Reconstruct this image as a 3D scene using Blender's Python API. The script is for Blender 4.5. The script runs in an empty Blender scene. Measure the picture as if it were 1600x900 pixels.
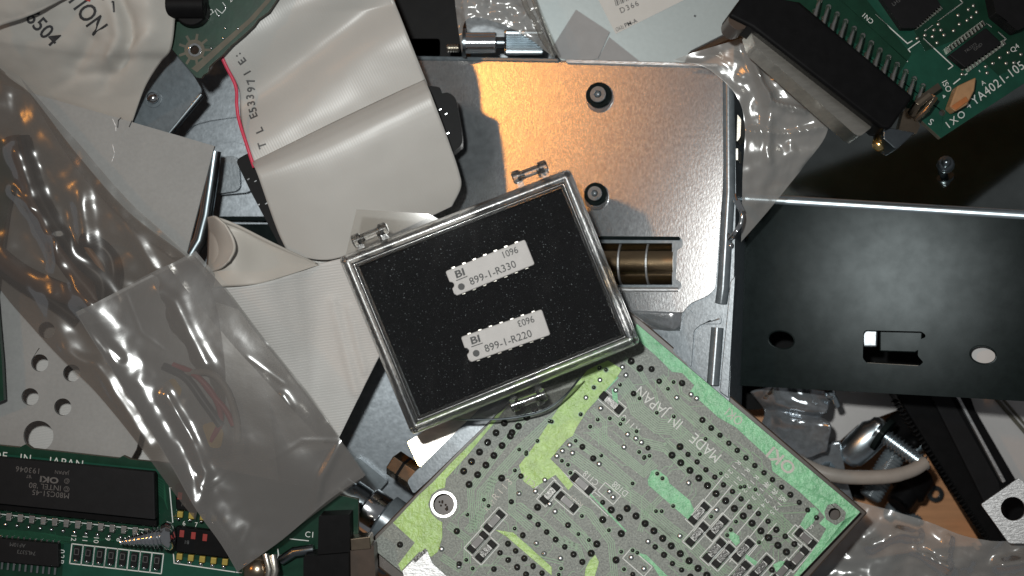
import bpy, bmesh, math, random
from mathutils import Vector, Matrix, noise
from mathutils.geometry import tessellate_polygon
from mathutils.bvhtree import BVHTree
R = math.radians
random.seed(7)
sc = bpy.context.scene
col = sc.collection

# ---------------------------------------------------------------- camera, world, light, exposure
# The pile is built at real size: 7 photo pixels are 1 mm on the plane z = 0 (the top of the clear case).
DCAM = 330.0                                  # camera height above z = 0, in mm
PXMM = 7.0
cam_d = bpy.data.cameras.new('camera'); cam = bpy.data.objects.new('camera', cam_d); col.objects.link(cam)
cam.location = (0, 0, DCAM * .001)
cam_d.sensor_width = 36; cam_d.lens = 18 * DCAM / (800 / PXMM)
cam_d.clip_start = .01; cam_d.clip_end = 20
cam_d.dof.use_dof = True; cam_d.dof.focus_distance = .345; cam_d.dof.aperture_fstop = 13
sc.camera = cam
w = bpy.data.worlds.new('World'); sc.world = w; w.use_nodes = True
wn = w.node_tree.nodes; wl = w.node_tree.links
bg = wn['Background']; bg.inputs['Color'].default_value = (.95, .97, 1, 1); bg.inputs['Strength'].default_value = .10

def lamp(name, typ, loc, energy, color, size, aim=(0, 0, -.02)):
    d = bpy.data.lights.new(name, typ); o = bpy.data.objects.new(name, d); col.objects.link(o)
    d.energy = energy; d.color = color
    o.location = loc
    if typ == 'AREA':
        d.shape = 'DISK'; d.size = size
    else:
        d.shadow_soft_size = size
    o.rotation_euler = (Vector(aim) - Vector(loc)).to_track_quat('-Z', 'Y').to_euler()
    return o
flash = lamp('flash_lamp', 'SPOT', (-.034, .046, .338), 3.35, (.965, .99, .965), .008, (-.006, -.008, -.02))
flash.data.spot_size = R(66); flash.data.spot_blend = 1
room = lamp('ceiling_bulb', 'POINT', (-1.06, .50, 1.24), 8.6, (1, .39, .065), .05)
sc.view_settings.view_transform = 'Standard'; sc.view_settings.look = 'None'
sc.view_settings.exposure = 0; sc.view_settings.gamma = 1
sc.cycles.use_denoising = True
sc.cycles.max_bounces = 10; sc.cycles.transparent_max_bounces = 24; sc.cycles.transmission_bounces = 10
sc.cycles.sample_clamp_indirect = 4

# ---------------------------------------------------------------- pixel + depth -> place
def V(px, py, z):
    k = (DCAM - z) / DCAM
    return Vector(((px - 800) / PXMM * k, (450 - py) / PXMM * k, z))
class Plane:
    """A (tilted) plane through a photo point at depth z; at() drops a pixel onto it, h mm above along its normal."""
    def __init__(s, px, py, z, sx=0, sy=0):
        s.p = V(px, py, z); s.n = Vector((-sx, -sy, 1)).normalized()
    def at(s, px, py, h=0):
        d = V(px, py, 0) - Vector((0, 0, DCAM)); o = Vector((0, 0, DCAM))
        t = (s.p + s.n * h - o).dot(s.n) / d.dot(s.n)
        return o + d * t
    def mm(s, px, py, rpx):
        return rpx / PXMM * (DCAM - s.at(px, py).z) / DCAM
class Drape:
    """Lays print onto a bent sheet: at() finds the sheet under a pixel and goes h mm towards the lens."""
    def __init__(s, mb): s.t = BVHTree.FromPolygons([tuple(v) for v in mb.v], mb.f)
    def at(s, px, py, h=0):
        o = Vector((0, 0, DCAM)); d = (V(px, py, 0) - o).normalized()
        q = s.t.ray_cast(o, d)[0]
        return (q if q is not None else V(px, py, -8)) - d * h
def H(z): return Plane(800, 450, z)

# ---------------------------------------------------------------- materials
def nmat(name):
    m = bpy.data.materials.new(name); m.use_nodes = True
    m.node_tree.nodes.clear()
    return m, m.node_tree.nodes, m.node_tree.links
def coords(N, L, scale, stretch=(1, 1, 1), rot=(0, 0, 0)):
    t = N.new('ShaderNodeTexCoord'); mp = N.new('ShaderNodeMapping')
    mp.inputs['Scale'].default_value = tuple(scale * q for q in stretch); mp.inputs['Rotation'].default_value = rot
    L.new(t.outputs['Object'], mp.inputs['Vector'])
    return mp.outputs['Vector']
def tex(N, L, scale, detail=4, stretch=(1, 1, 1), rot=(0, 0, 0), rough=.6):
    n = N.new('ShaderNodeTexNoise'); n.inputs['Scale'].default_value = 1; n.inputs['Detail'].default_value = detail
    n.inputs['Roughness'].default_value = rough
    L.new(coords(N, L, scale, stretch, rot), n.inputs['Vector'])
    return n.outputs['Fac']
def ramp(N, L, fac, stops):
    r = N.new('ShaderNodeValToRGB'); L.new(fac, r.inputs['Fac'])
    e = r.color_ramp.elements
    while len(e) < len(stops): e.new(.5)
    for q, (p, c) in zip(e, stops):
        q.position = p; q.color = (*c, 1) if len(c) == 3 else c
    return r.outputs['Color']
def bumpn(N, L, fac, dist, strength=1, prev=None):
    b = N.new('ShaderNodeBump'); b.inputs['Distance'].default_value = dist * .001; b.inputs['Strength'].default_value = strength
    L.new(fac, b.inputs['Height'])
    if prev: L.new(prev, b.inputs['Normal'])
    return b.outputs['Normal']
def pmat(name, c, rough=.5, metal=0, spec=.5, var=.12, vs=350, bump=0, bs=900, speck=None, stretch=(1, 1, 1), rvar=0, coat=0, trans=0, rot=(0, 0, 0), wave=None, blot=0):
    """Principled material with uneven colour (noise), small relief, optional specks (size per m, share, colour)."""
    m, N, L = nmat(name)
    o = N.new('ShaderNodeOutputMaterial'); p = N.new('ShaderNodeBsdfPrincipled'); L.new(p.outputs[0], o.inputs[0])
    p.inputs['Roughness'].default_value = rough; p.inputs['Metallic'].default_value = metal
    p.inputs['Specular IOR Level'].default_value = spec; p.inputs['Coat Weight'].default_value = coat
    p.inputs['Transmission Weight'].default_value = trans
    f = tex(N, L, vs, 5, stretch, rot)
    cc = ramp(N, L, f, [(.25, tuple(q * (1 - var) for q in c)), (.75, tuple(min(1, q * (1 + var)) for q in c))])
    if blot:
        f2 = tex(N, L, 45, 3)
        mx = N.new('ShaderNodeMix'); mx.data_type = 'RGBA'; mx.blend_type = 'MULTIPLY'; mx.inputs[0].default_value = 1
        L.new(cc, mx.inputs[6]); L.new(ramp(N, L, f2, [(.3, (1 - blot,) * 3), (.7, (1, 1, 1))]), mx.inputs[7]); cc = mx.outputs[2]
    if speck:
        vsz, share, scol = speck
        f3 = tex(N, L, vsz, 2)
        mx = N.new('ShaderNodeMix'); mx.data_type = 'RGBA'
        L.new(ramp(N, L, f3, [(1 - share, (0, 0, 0)), (min(1, 1 - share + .03), (1, 1, 1))]), mx.inputs[0])
        L.new(cc, mx.inputs[6]); mx.inputs[7].default_value = (*scol, 1); cc = mx.outputs[2]
    L.new(cc, p.inputs['Base Color'])
    if rvar:
        mr = N.new('ShaderNodeMapRange'); mr.inputs[3].default_value = max(.02, rough - rvar); mr.inputs[4].default_value = rough + rvar
        mr.inputs[1].default_value = .3; mr.inputs[2].default_value = .7
        L.new(tex(N, L, vs * .3, 4), mr.inputs[0]); L.new(mr.outputs[0], p.inputs['Roughness'])
    nr = None
    if wave:
        ws, ang, wd = wave
        wv = N.new('ShaderNodeTexWave'); wv.inputs['Scale'].default_value = 1; wv.bands_direction = 'Y'; wv.inputs['Distortion'].default_value = .25
        wv.inputs['Detail Scale'].default_value = .2
        L.new(coords(N, L, ws, (1, 1, 1), (0, 0, ang)), wv.inputs['Vector'])
        nr = bumpn(N, L, wv.outputs['Fac'], wd)
    if bump:
        nr = bumpn(N, L, tex(N, L, bs, 4, stretch, rot), bump, 1, nr)
    if nr: L.new(nr, p.inputs['Normal'])
    return m
def steel(name, c, alpha, dif=.25, grain=2200, gb=.02, stretch=(1, 1, 1), mottle=.15, dcol=None, spangle=0, ms=900):
    """Sheet metal: a glossy lobe over a dull grey, with rolled grain and zinc mottling."""
    m, N, L = nmat(name)
    o = N.new('ShaderNodeOutputMaterial'); g = N.new('ShaderNodeBsdfAnisotropic'); d = N.new('ShaderNodeBsdfDiffuse'); mix = N.new('ShaderNodeMixShader')
    g.distribution = 'BECKMANN'
    g.inputs['Roughness'].default_value = alpha
    f = tex(N, L, ms, 5, stretch)
    L.new(ramp(N, L, f, [(.34, tuple(q * (1 - mottle) for q in c)), (.66, tuple(min(1, q * (1 + mottle)) for q in c))]), g.inputs['Color'])
    dc = dcol or tuple(q * .6 for q in c)
    L.new(ramp(N, L, tex(N, L, 600, 4), [(.3, tuple(q * .8 for q in dc)), (.7, tuple(q * 1.15 for q in dc))]), d.inputs['Color'])
    nr = bumpn(N, L, tex(N, L, grain, 3, stretch), gb)
    if spangle:
        v = N.new('ShaderNodeTexVoronoi'); v.inputs['Scale'].default_value = 1
        L.new(coords(N, L, 1500), v.inputs['Vector'])
        nr = bumpn(N, L, v.outputs['Distance'], spangle, 1, nr)
    L.new(nr, g.inputs['Normal']); L.new(nr, d.inputs['Normal'])
    mix.inputs[0].default_value = dif
    L.new(g.outputs[0], mix.inputs[1]); L.new(d.outputs[0], mix.inputs[2]); L.new(mix.outputs[0], o.inputs[0])
    return m
def film(name, tint, dcol, clear, gloss=.16, rough=.12, bump=.05, bs=260, scuff=0):
    """Thin plastic film: lets light through, with a milky share and a sheen."""
    m, N, L = nmat(name)
    o = N.new('ShaderNodeOutputMaterial'); t = N.new('ShaderNodeBsdfTransparent'); d = N.new('ShaderNodeBsdfDiffuse'); g = N.new('ShaderNodeBsdfGlossy')
    a = N.new('ShaderNodeMixShader'); b = N.new('ShaderNodeMixShader')
    t.inputs[0].default_value = (*tint, 1); d.inputs[0].default_value = (*dcol, 1); g.inputs['Roughness'].default_value = rough
    g.inputs['Color'].default_value = (.95, .95, .95, 1)
    a.inputs[0].default_value = clear
    if scuff:
        f = ramp(N, L, tex(N, L, 260, 6, (1, .25, 1), (0, 0, R(-22)), .75), [(.56, (clear,) * 3), (.78, (clear - scuff,) * 3)])
        L.new(f, a.inputs[0])
    L.new(d.outputs[0], a.inputs[1]); L.new(t.outputs[0], a.inputs[2])
    lw = N.new('ShaderNodeLayerWeight'); lw.inputs[0].default_value = .35
    mr = N.new('ShaderNodeMapRange'); mr.inputs[3].default_value = gloss; mr.inputs[4].default_value = min(1, gloss + .6)
    L.new(lw.outputs['Fresnel'], mr.inputs[0]); L.new(mr.outputs[0], b.inputs[0])
    L.new(a.outputs[0], b.inputs[1]); L.new(g.outputs[0], b.inputs[2]); L.new(b.outputs[0], o.inputs[0])
    if bump:
        nr = bumpn(N, L, tex(N, L, bs, 5), bump)
        L.new(nr, g.inputs['Normal']); L.new(nr, lw.inputs['Normal'])
    return m

M = dict(
    wood=pmat('table_wood', (.55, .27, .13), .5, var=.2, vs=60, stretch=(1, 9, 1), bump=.02),
    foam=pmat('black_foam', (.004, .0043, .0047), .9, spec=.08, var=.4, vs=700, bump=.3, bs=1500, speck=(3000, .315, (.30, .33, .35))),
    ceramic=pmat('white_ceramic', (.66, .63, .61), .55, var=.05, vs=500, bump=.015),
    ink=pmat('dark_ink', (.035, .035, .038), .6, var=.2),
    greyink=pmat('grey_ink', (.09, .09, .09), .6, var=.2),
    pin=pmat('tinned_pin', (.72, .70, .66), .28, 1, var=.15, bump=.02),
    plate=steel('zinc_plate', (.84, .79, .78), .262, .27, 2600, .010, (1, .5, 1), .30, (.42, .455, .48), .0025, 2200),
    zinc=steel('dull_zinc', (.34, .36, .38), .30, .74, 1500, .008, (1, 1, 1), .2, (.17, .20, .22), .004),
    tray=steel('tray_zinc', (.36, .39, .42), .34, .75, 1500, .008, (1, 1, 1), .25, (.19, .215, .235), .004),
    grey=pmat('grey_painted_steel', (.325, .325, .318), .6, spec=.3, var=.07, vs=1300, bump=.02, bs=1800, blot=.12),
    chrome=pmat('bright_metal', (.80, .82, .84), .14, 1, var=.1, bump=.01, rvar=.05),
    nickel=pmat('brushed_metal', (.60, .57, .51), .34, 1, var=.15, bump=.012, stretch=(1, 5, 1)),
    darksteel=pmat('dark_steel', (.22, .25, .27), .28, 1, var=.2, bump=.01),
    gunmetal=pmat('brown_metal', (.34, .27, .20), .25, 1, var=.2),
    brass=pmat('gold_metal', (.75, .55, .25), .22, 1, var=.15),
    blackm=steel('black_lacquered_steel', (.0058, .0064, .0066), .22, .50, 900, .0012, (1, 1, 1), .14, (.021, .030, .030), 0, 220),
    bluechrome=pmat('blued_rolled_edge', (.62, .72, .78), .32, 1, var=.1),
    flux=pmat('black_flux', (.016, .016, .015), .6, spec=.2, var=.4, vs=1500, bump=.08, bs=1500),
    softsolder=pmat('bright_solder', (.78, .80, .80), .34, 1, var=.2, bump=.03),
    copper=pmat('coppery_metal', (.46, .33, .20), .2, 1, var=.15, stretch=(1, 4, 1)),
    dullred=pmat('dull_red_key', (.30, .03, .025), .5, var=.2),
    gloss=pmat('black_chrome', (.30, .33, .32), .11, 1, var=.2, vs=120, bump=.002, bs=150),
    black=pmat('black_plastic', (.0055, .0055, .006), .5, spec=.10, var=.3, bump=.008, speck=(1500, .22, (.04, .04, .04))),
    epoxy=pmat('black_epoxy', (.009, .009, .010), .55, spec=.2, var=.2, bump=.02),
    brown=pmat('brown_plastic', (.07, .05, .038), .35, var=.2),
    ribbon=pmat('ribbon_pvc', (.475, .462, .437), .36, spec=.45, var=.03, vs=90, wave=(490, R(63), .006), bump=.003, bs=300, speck=(420, .20, (.36, .34, .33))),
    ribbed=pmat('ribbed_pvc', (.57, .555, .535), .55, spec=.3, var=.03, vs=90, wave=(490, R(-8), .035), bump=.01),
    curl=pmat('cream_pvc', (.49, .455, .41), .45, spec=.4, var=.03, vs=90, bump=.004),
    red=pmat('red_stripe', (.62, .05, .10), .45, var=.1),
    paper=pmat('white_paper', (.52, .495, .455), .6, spec=.3, var=.05, vs=120, bump=.02, blot=.08),
    label=pmat('white_label', (.62, .60, .565), .55, var=.03),
    teal=pmat('pale_blue_steel', (.40, .445, .445), .42, .25, var=.04, vs=900, bump=.01, blot=.06),
    tape=pmat('grey_tape', (.33, .325, .325), .6, var=.06),
    silk=pmat('white_silkscreen', (.72, .74, .71), .6, var=.08, vs=1500),
    palesilk=pmat('pale_silkscreen', (.58, .56, .50), .6, var=.2, vs=2500),
    mask=pmat('grey_green_mask', (.142, .158, .130), .48, spec=.85, var=.75, vs=2300, bump=.06, bs=2600, speck=(2700, .31, (.50, .52, .48))),
    pour=pmat('green_copper_pour', (.22, .58, .30), .42, 0, spec=.9, var=.25, vs=420, bump=.5, bs=620),
    pour_lit=pmat('light_tinted_copper_pour', (.38, .60, .15), .42, 0, spec=.9, var=.25, vs=420, bump=.42, bs=560),  # same green copper as pour, yellow tint of the light put into the colour
    trace=pmat('green_trace', (.20, .34, .19), .45, spec=.6, var=.2, vs=900),
    boardedge=pmat('board_edge', (.11, .10, .075), .7, var=.2),
    dgreen=pmat('dark_green_mask', (.006, .038, .021), .30, spec=.4, var=.25, vs=300, bump=.01, coat=.15),
    mgreen=pmat('mid_green_mask', (.010, .068, .044), .30, spec=.4, var=.2, vs=260, bump=.01, coat=.15),
    dtrace=pmat('dark_green_trace', (.016, .095, .05), .28, spec=.5, var=.2),
    solder=pmat('solder', (.62, .63, .64), .16, 1, var=.2, bump=.02),
    darksolder=pmat('dull_flux_solder', (.060, .058, .055), .27, .65, spec=.6, var=.5, vs=1500, bump=.09, bs=1500),
    resbody=pmat('resistor_body', (.12, .11, .105), .4, var=.2),
    tan=pmat('tan_ceramic', (.42, .24, .12), .45, var=.2),
    rust=pmat('orange_terminal', (.42, .15, .05), .4, var=.2),
    yellow=pmat('yellow_pin', (.55, .42, .10), .35, .5, var=.15),
    redmark=pmat('red_mark', (.50, .03, .025), .5, var=.15),
    wirewhite=pmat('grey_wire', (.34, .30, .265), .5, var=.08),
    wirered=pmat('red_wire', (.42, .03, .03), .4, var=.1),
    wirebrown=pmat('brown_cable', (.12, .07, .05), .4, var=.2),
    wireblack=pmat('black_wire', (.014, .014, .016), .38, var=.2),
    whitepanel=pmat('white_panel', (.56, .54, .53), .5, var=.03),
    silver=pmat('scratched_zinc', (.55, .555, .56), .42, .75, var=.25, vs=700, bump=.12, bs=700, stretch=(1, 3, 1), rot=(0, 0, .6)),
    lead=steel('grey_lead_sheet', (.55, .59, .63), .28, .55, 500, .015, (1, 1, 1), .25, (.22, .235, .25)),
    amber=pmat('amber_piece', (.50, .33, .10), .35, var=.2),
    glass=None,
    bag=film('antistatic_film', (.64, .60, .565), (.20, .182, .168), .70, .035, .22, .02, 130),
    bagthick=film('grey_antistatic_film', (.66, .645, .625), (.23, .222, .215), .56, .06, .17, .012, 420),
    seam=film('bag_seam', (.80, .79, .77), (.42, .42, .41), .66, .08, .18, .05, 300),
    clearbag=film('clear_bag_film', (.80, .79, .78), (.52, .51, .49), .58, .08, .20, .02, 110),
    sheet=film('clear_film', (.93, .92, .90), (.5, .49, .47), .93, .03, .05, 0),
    clear=film('clear_lid_panel', (.985, .985, .985), (.3, .3, .3), .997, .003, .03, .01, 80, .022),
)
def glassmat(name, sheen):
    m, N, L = nmat(name)
    o = N.new('ShaderNodeOutputMaterial'); p = N.new('ShaderNodeBsdfPrincipled'); L.new(p.outputs[0], o.inputs[0])
    p.inputs['Base Color'].default_value = (.97, .965, .95, 1); p.inputs['Transmission Weight'].default_value = 1
    p.inputs['IOR'].default_value = 1.49; p.inputs['Roughness'].default_value = .07
    g = N.new('ShaderNodeBsdfGlossy'); g.inputs['Roughness'].default_value = .28; mx = N.new('ShaderNodeMixShader'); mx.inputs[0].default_value = sheen
    L.new(p.outputs[0], mx.inputs[1]); L.new(g.outputs[0], mx.inputs[2]); L.new(mx.outputs[0], o.inputs[0])
    nr = bumpn(N, L, tex(N, L, 800, 3, (1, 1, 1)), .04); L.new(nr, p.inputs['Normal']); L.new(nr, g.inputs['Normal'])
    return m
M['glass'] = glassmat('clear_styrene', .11)
M['knob'] = glassmat('clear_hinge_styrene', .02)

# ---------------------------------------------------------------- mesh building (mm in, metres out)
class MB:
    def __init__(s): s.v = []; s.f = []; s.m = []
    def add(s, vs, fs, mi=0):
        b = len(s.v); s.v += [Vector(q) for q in vs]; s.f += [tuple(b + i for i in f) for f in fs]; s.m += [mi] * len(fs)
        return s
    def build(s, name, mat, parent=None, bev=0, seg=2, ang=38, flat=False, thick=0, sub=0):
        me = bpy.data.meshes.new(name); off = Vector((0, 0, 0))
        q = parent
        while q is not None:
            off += q.location; q = q.parent
        me.from_pydata([tuple(v * .001 - off) for v in s.v], [], s.f)
        mats = mat if isinstance(mat, (list, tuple)) else [mat]
        for k in mats: me.materials.append(k)
        me.polygons.foreach_set('material_index', s.m)
        bm = bmesh.new(); bm.from_mesh(me); bmesh.ops.remove_doubles(bm, verts=bm.verts, dist=1e-7)
        if not thick: bmesh.ops.recalc_face_normals(bm, faces=bm.faces)
        bm.to_mesh(me); bm.free()
        if not flat:
            me.shade_smooth(); me.set_sharp_from_angle(angle=R(ang))
        o = bpy.data.objects.new(name, me); col.objects.link(o)
        if parent is not None: o.parent = parent
        if thick:
            k = o.modifiers.new('thickness', 'SOLIDIFY'); k.thickness = thick * .001; k.offset = 0
        if bev:
            k = o.modifiers.new('bevel', 'BEVEL'); k.width = bev * .001; k.segments = seg; k.limit_method = 'ANGLE'; k.angle_limit = R(40); k.harden_normals = True
        if sub:
            k = o.modifiers.new('sub', 'SUBSURF'); k.levels = sub; k.render_levels = sub
        return o
    # outline (world points of the top) pushed down by vec
    def slab(s, top, vec, holes=(), mi=0, mside=None):
        ms = mi if mside is None else mside
        rings = [list(top)] + [list(h) for h in holes]
        allp = [p for r in rings for p in r]
        # tessellate in a flattened copy so tilted outlines work
        tri = tessellate_polygon([[Vector((p.x, p.y, 0)) for p in r] for r in rings])
        n = len(allp)
        s.add(allp, [t for t in tri], mi)
        s.add([p + vec for p in allp], [tuple(reversed(t)) for t in tri], mi)
        for r in rings:
            k = len(r); s.add([p for p in r] + [p + vec for p in r], [(i, (i + 1) % k, k + (i + 1) % k, k + i) for i in range(k)], ms)
        return s
    def prism(s, pl, pix, h0, h1, holes=(), mi=0, mside=None):
        top = [pl.at(x, y, h1) for x, y in pix]
        hs = []
        for h in holes:
            if len(h) == 3 and not isinstance(h[0], (tuple, list)):
                hs.append(circ(pl, h[0], h[1], h[2], h1, 28))
            else: hs.append([pl.at(x, y, h1) for x, y in h])
        return s.slab(top, pl.n * (h0 - h1), hs, mi, mside)
    def disc(s, pl, px, py, r, h0, h1, n=24, mi=0, taper=1):
        c = circ(pl, px, py, r, h1, n)
        ctr = sum(c, Vector()) / n; low = [ctr + (p - ctr) / taper + pl.n * (h0 - h1) for p in c]
        s.add(c, [tuple(range(n))], mi); s.add(low, [tuple(reversed(range(n)))], mi)
        s.add(c + low, [(i, (i + 1) % n, n + (i + 1) % n, n + i) for i in range(n)], mi)
        return s
    def ring(s, pl, px, py, r0, r1, h0, h1, n=28, mi=0):
        return s.slab(circ(pl, px, py, r1, h1, n), pl.n * (h0 - h1), [circ(pl, px, py, r0, h1, n)], mi)
    def dome(s, pl, px, py, r, h, base=0, n=14, k=4, mi=0, top=1.0):
        rmm = pl.mm(px, py, r); c = pl.at(px, py, base); e1, e2 = axes(pl.n)
        vs = []
        for j in range(k):
            a = j / k * math.pi / 2
            for i in range(n):
                t = 2 * math.pi * i / n
                vs.append(c + (e1 * math.cos(t) + e2 * math.sin(t)) * rmm * math.cos(a) + pl.n * h * math.sin(a))
        vs.append(c + pl.n * h)
        fs = [(j * n + i, j * n + (i + 1) % n, (j + 1) * n + (i + 1) % n, (j + 1) * n + i) for j in range(k - 1) for i in range(n)]
        fs += [((k - 1) * n + i, (k - 1) * n + (i + 1) % n, k * n) for i in range(n)]
        fs.append(tuple(reversed(range(n))))
        return s.add(vs, fs, mi)
    def tube(s, pts, r, n=10, mi=0, cap=True):
        P = [Vector(p) for p in pts]; rr = r if isinstance(r, (list, tuple)) else [r] * len(P)
        rings = []; up = None
        for i, p in enumerate(P):
            d = (P[min(i + 1, len(P) - 1)] - P[max(i - 1, 0)]).normalized()
            if up is None:
                up = Vector((0, 0, 1)) if abs(d.z) < .9 else Vector((1, 0, 0))
            e1 = d.cross(up)
            e1 = e1.normalized() if e1.length > 1e-6 else d.orthogonal().normalized()
            e2 = e1.cross(d).normalized(); up = e2
            rings.append([p + (e1 * math.cos(2 * math.pi * k / n) + e2 * math.sin(2 * math.pi * k / n)) * rr[i] for k in range(n)])
        vs = [q for g in rings for q in g]
        fs = [(j * n + i, j * n + (i + 1) % n, (j + 1) * n + (i + 1) % n, (j + 1) * n + i) for j in range(len(P) - 1) for i in range(n)]
        if cap: fs += [tuple(reversed(range(n))), tuple((len(P) - 1) * n + i for i in range(n))]
        return s.add(vs, fs, mi)
    def line(s, pl, pts, wpx, h=.03, mi=0):
        """a flat printed line of width wpx along pixel points"""
        for (x0, y0), (x1, y1) in zip(pts, pts[1:]):
            l = math.hypot(x1 - x0, y1 - y0)
            if l < 1e-6: continue
            nx, ny = -(y1 - y0) / l * wpx / 2, (x1 - x0) / l * wpx / 2
            ex, ey = (x1 - x0) / l * wpx * .35, (y1 - y0) / l * wpx * .35
            q = [(x0 - ex + nx, y0 - ey + ny), (x1 + ex + nx, y1 + ey + ny), (x1 + ex - nx, y1 + ey - ny), (x0 - ex - nx, y0 - ey - ny)]
            s.add([pl.at(x, y, h) for x, y in q], [(0, 1, 2, 3)], mi)
        return s
    def frame(s, pl, cx, cy, l, wd, a, t, h=.03, mi=0):
        q = rect(cx, cy, l, wd, a); return s.line(pl, q + [q[0]], t, h, mi)
    def text(s, pl, body, px, py, size, ang, h=.04, mi=0, align='LEFT', sx=1.0, bold=0, shear=0, space=1.0):
        """letters: baseline start at pixel, size = cap height in px, ang = reading direction, degrees counter-clockwise"""
        cu = bpy.data.curves.new('t', 'FONT'); cu.body = body; cu.size = 1; cu.align_x = align; cu.offset = bold; cu.shear = shear
        cu.space_character = space; cu.resolution_u = 3
        ob = bpy.data.objects.new('t', cu); me = bpy.data.meshes.new_from_object(ob)
        k = size / .70; a = R(ang); ca, sa = math.cos(a), math.sin(a)
        vs = []
        for v in me.vertices:
            x, y = v.co.x * k * sx, v.co.y * k
            vs.append(pl.at(px + x * ca - y * sa, py - (x * sa + y * ca), h))
        s.add(vs, [tuple(p.vertices) for p in me.polygons], mi)
        bpy.data.objects.remove(ob); bpy.data.curves.remove(cu); bpy.data.meshes.remove(me)
        return s
    def block(s, pl, cx, cy, l, wd, a, h0, h1, mi=0):
        return s.prism(pl, rect(cx, cy, l, wd, a), h0, h1, (), mi)
def axes(n):
    e1 = Vector((1, 0, 0)) - n * n.x; e1.normalize(); return e1, n.cross(e1)
def circ(pl, px, py, r, h, n=24):
    c = pl.at(px, py, h); e1, e2 = axes(pl.n); rm = pl.mm(px, py, r)
    return [c + (e1 * math.cos(2 * math.pi * i / n) + e2 * math.sin(2 * math.pi * i / n)) * rm for i in range(n)]
def rect(cx, cy, l, wd, a):
    """pixel rectangle, long side along direction a degrees (counter-clockwise as seen)"""
    c, s_ = math.cos(R(a)), math.sin(R(a))
    return [(cx + x * c - y * s_, cy - (x * s_ + y * c)) for x, y in ((-l / 2, -wd / 2), (l / 2, -wd / 2), (l / 2, wd / 2), (-l / 2, wd / 2))]
def rpoly(pts, r, n=5):
    """pixel outline with rounded corners"""
    out = []; k = len(pts); rr = r if isinstance(r, (list, tuple)) else [r] * k
    for i in range(k):
        p = Vector(pts[i]); a = Vector(pts[i - 1]) - p; b = Vector(pts[(i + 1) % k]) - p
        q = min(rr[i], a.length * .49, b.length * .49)
        if q <= 0: out.append(tuple(p)); continue
        p0 = p + a.normalized() * q; p1 = p + b.normalized() * q
        for j in range(n + 1):
            t = j / n; out.append(tuple(p0 * (1 - t) ** 2 + p * 2 * t * (1 - t) + p1 * t * t))
    return out
def resample(pts, n):
    P = [Vector(p) for p in pts]; L_ = [0]
    for a, b in zip(P, P[1:]): L_.append(L_[-1] + (b - a).length)
    out = []; j = 0
    for i in range(n):
        t = L_[-1] * i / (n - 1)
        while j < len(P) - 2 and L_[j + 1] < t: j += 1
        d = L_[j + 1] - L_[j]; k = 0 if d == 0 else (t - L_[j]) / d
        out.append(P[j].lerp(P[j + 1], k))
    return out
def smooth(pts, n=8):
    """Catmull-Rom through (px, py, z) points"""
    P = [Vector(p) for p in pts]; P = [P[0] * 2 - P[1]] + P + [P[-1] * 2 - P[-2]]
    out = []
    for i in range(1, len(P) - 2):
        a, b, c, d = P[i - 1:i + 3]
        for j in range(n):
            t = j / n
            out.append(.5 * ((2 * b) + (c - a) * t + (2 * a - 5 * b + 4 * c - d) * t * t + (3 * b - a - 3 * c + d) * t ** 3))
    out.append(P[-2]); return out
def VV(pts): return [V(*p) for p in pts]
def coons(top, bottom, left, right, nu, nv, disp=None):
    """Sheet between four edge curves of (px, py, z); disp(px, py, u, v) adds mm of height. Returns an MB."""
    T, B = resample(top, nu), resample(bottom, nu); Lf, Rt = resample(left, nv), resample(right, nv)
    vs = []
    for j in range(nv):
        v = j / (nv - 1)
        for i in range(nu):
            u = i / (nu - 1)
            p = T[i] * (1 - v) + B[i] * v + Lf[j] * (1 - u) + Rt[j] * u - (T[0] * (1 - u) * (1 - v) + T[-1] * u * (1 - v) + B[0] * (1 - u) * v + B[-1] * u * v)
            q = V(p.x, p.y, p.z)
            if disp: q.z += disp(p.x, p.y, u, v)
            vs.append(q)
    b = MB(); b.nu, b.nv = nu, nv
    return b.add(vs, [(j * nu + i, j * nu + i + 1, (j + 1) * nu + i + 1, (j + 1) * nu + i) for j in range(nv - 1) for i in range(nu - 1)])
def seg_d(px, py, a, b):
    ax, ay = a; bx, by = b; dx, dy = bx - ax, by - ay
    t = max(0, min(1, ((px - ax) * dx + (py - ay) * dy) / (dx * dx + dy * dy)))
    return math.hypot(px - ax - dx * t, py - ay - dy * t), t
def ridges(px, py, rs):
    """sum of soft folds: (points..., width px, height mm)"""
    z = 0
    for pts, wd, hh in rs:
        d = min(seg_d(px, py, a, b)[0] for a, b in zip(pts, pts[1:]))
        z += hh * math.exp(-(d / wd) ** 2)
    return z
def fbm(px, py, sc_, seed=0, oct_=3):
    return noise.fractal(Vector((px / sc_, py / sc_, seed)), .9, 2.1, oct_)

# ---------------------------------------------------------------- scene objects
def thing(name, px, py, z, label, cat, group=None):
    o = bpy.data.objects.new(name, None); col.objects.link(o); o.empty_display_size = .01
    o.location = V(px, py, z) * .001; tag(o, label, cat, group); return o
def tag(o, label, cat, group=None, kind=None):
    o['label'] = label; o['category'] = cat
    if group: o['group'] = group
    if kind: o['kind'] = kind
    return o
def copypart(src, parent, px, py, pl, h=0, rotz=0):
    c = src.copy(); col.objects.link(c); c.parent = parent
    c.location = pl.at(px, py, h) * .001 - parent.location; c.rotation_euler = (0, 0, rotz) if rotz else src.rotation_euler
    return c

# ================================================================ the setting
b = MB(); b.prism(H(-67), [(-900, -700), (2500, -700), (2500, 1600), (-900, 1600)], -12, 0)
tag(b.build('table', M['wood']), 'brown wooden table top under the heap of parts', 'table', kind='structure')

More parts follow.
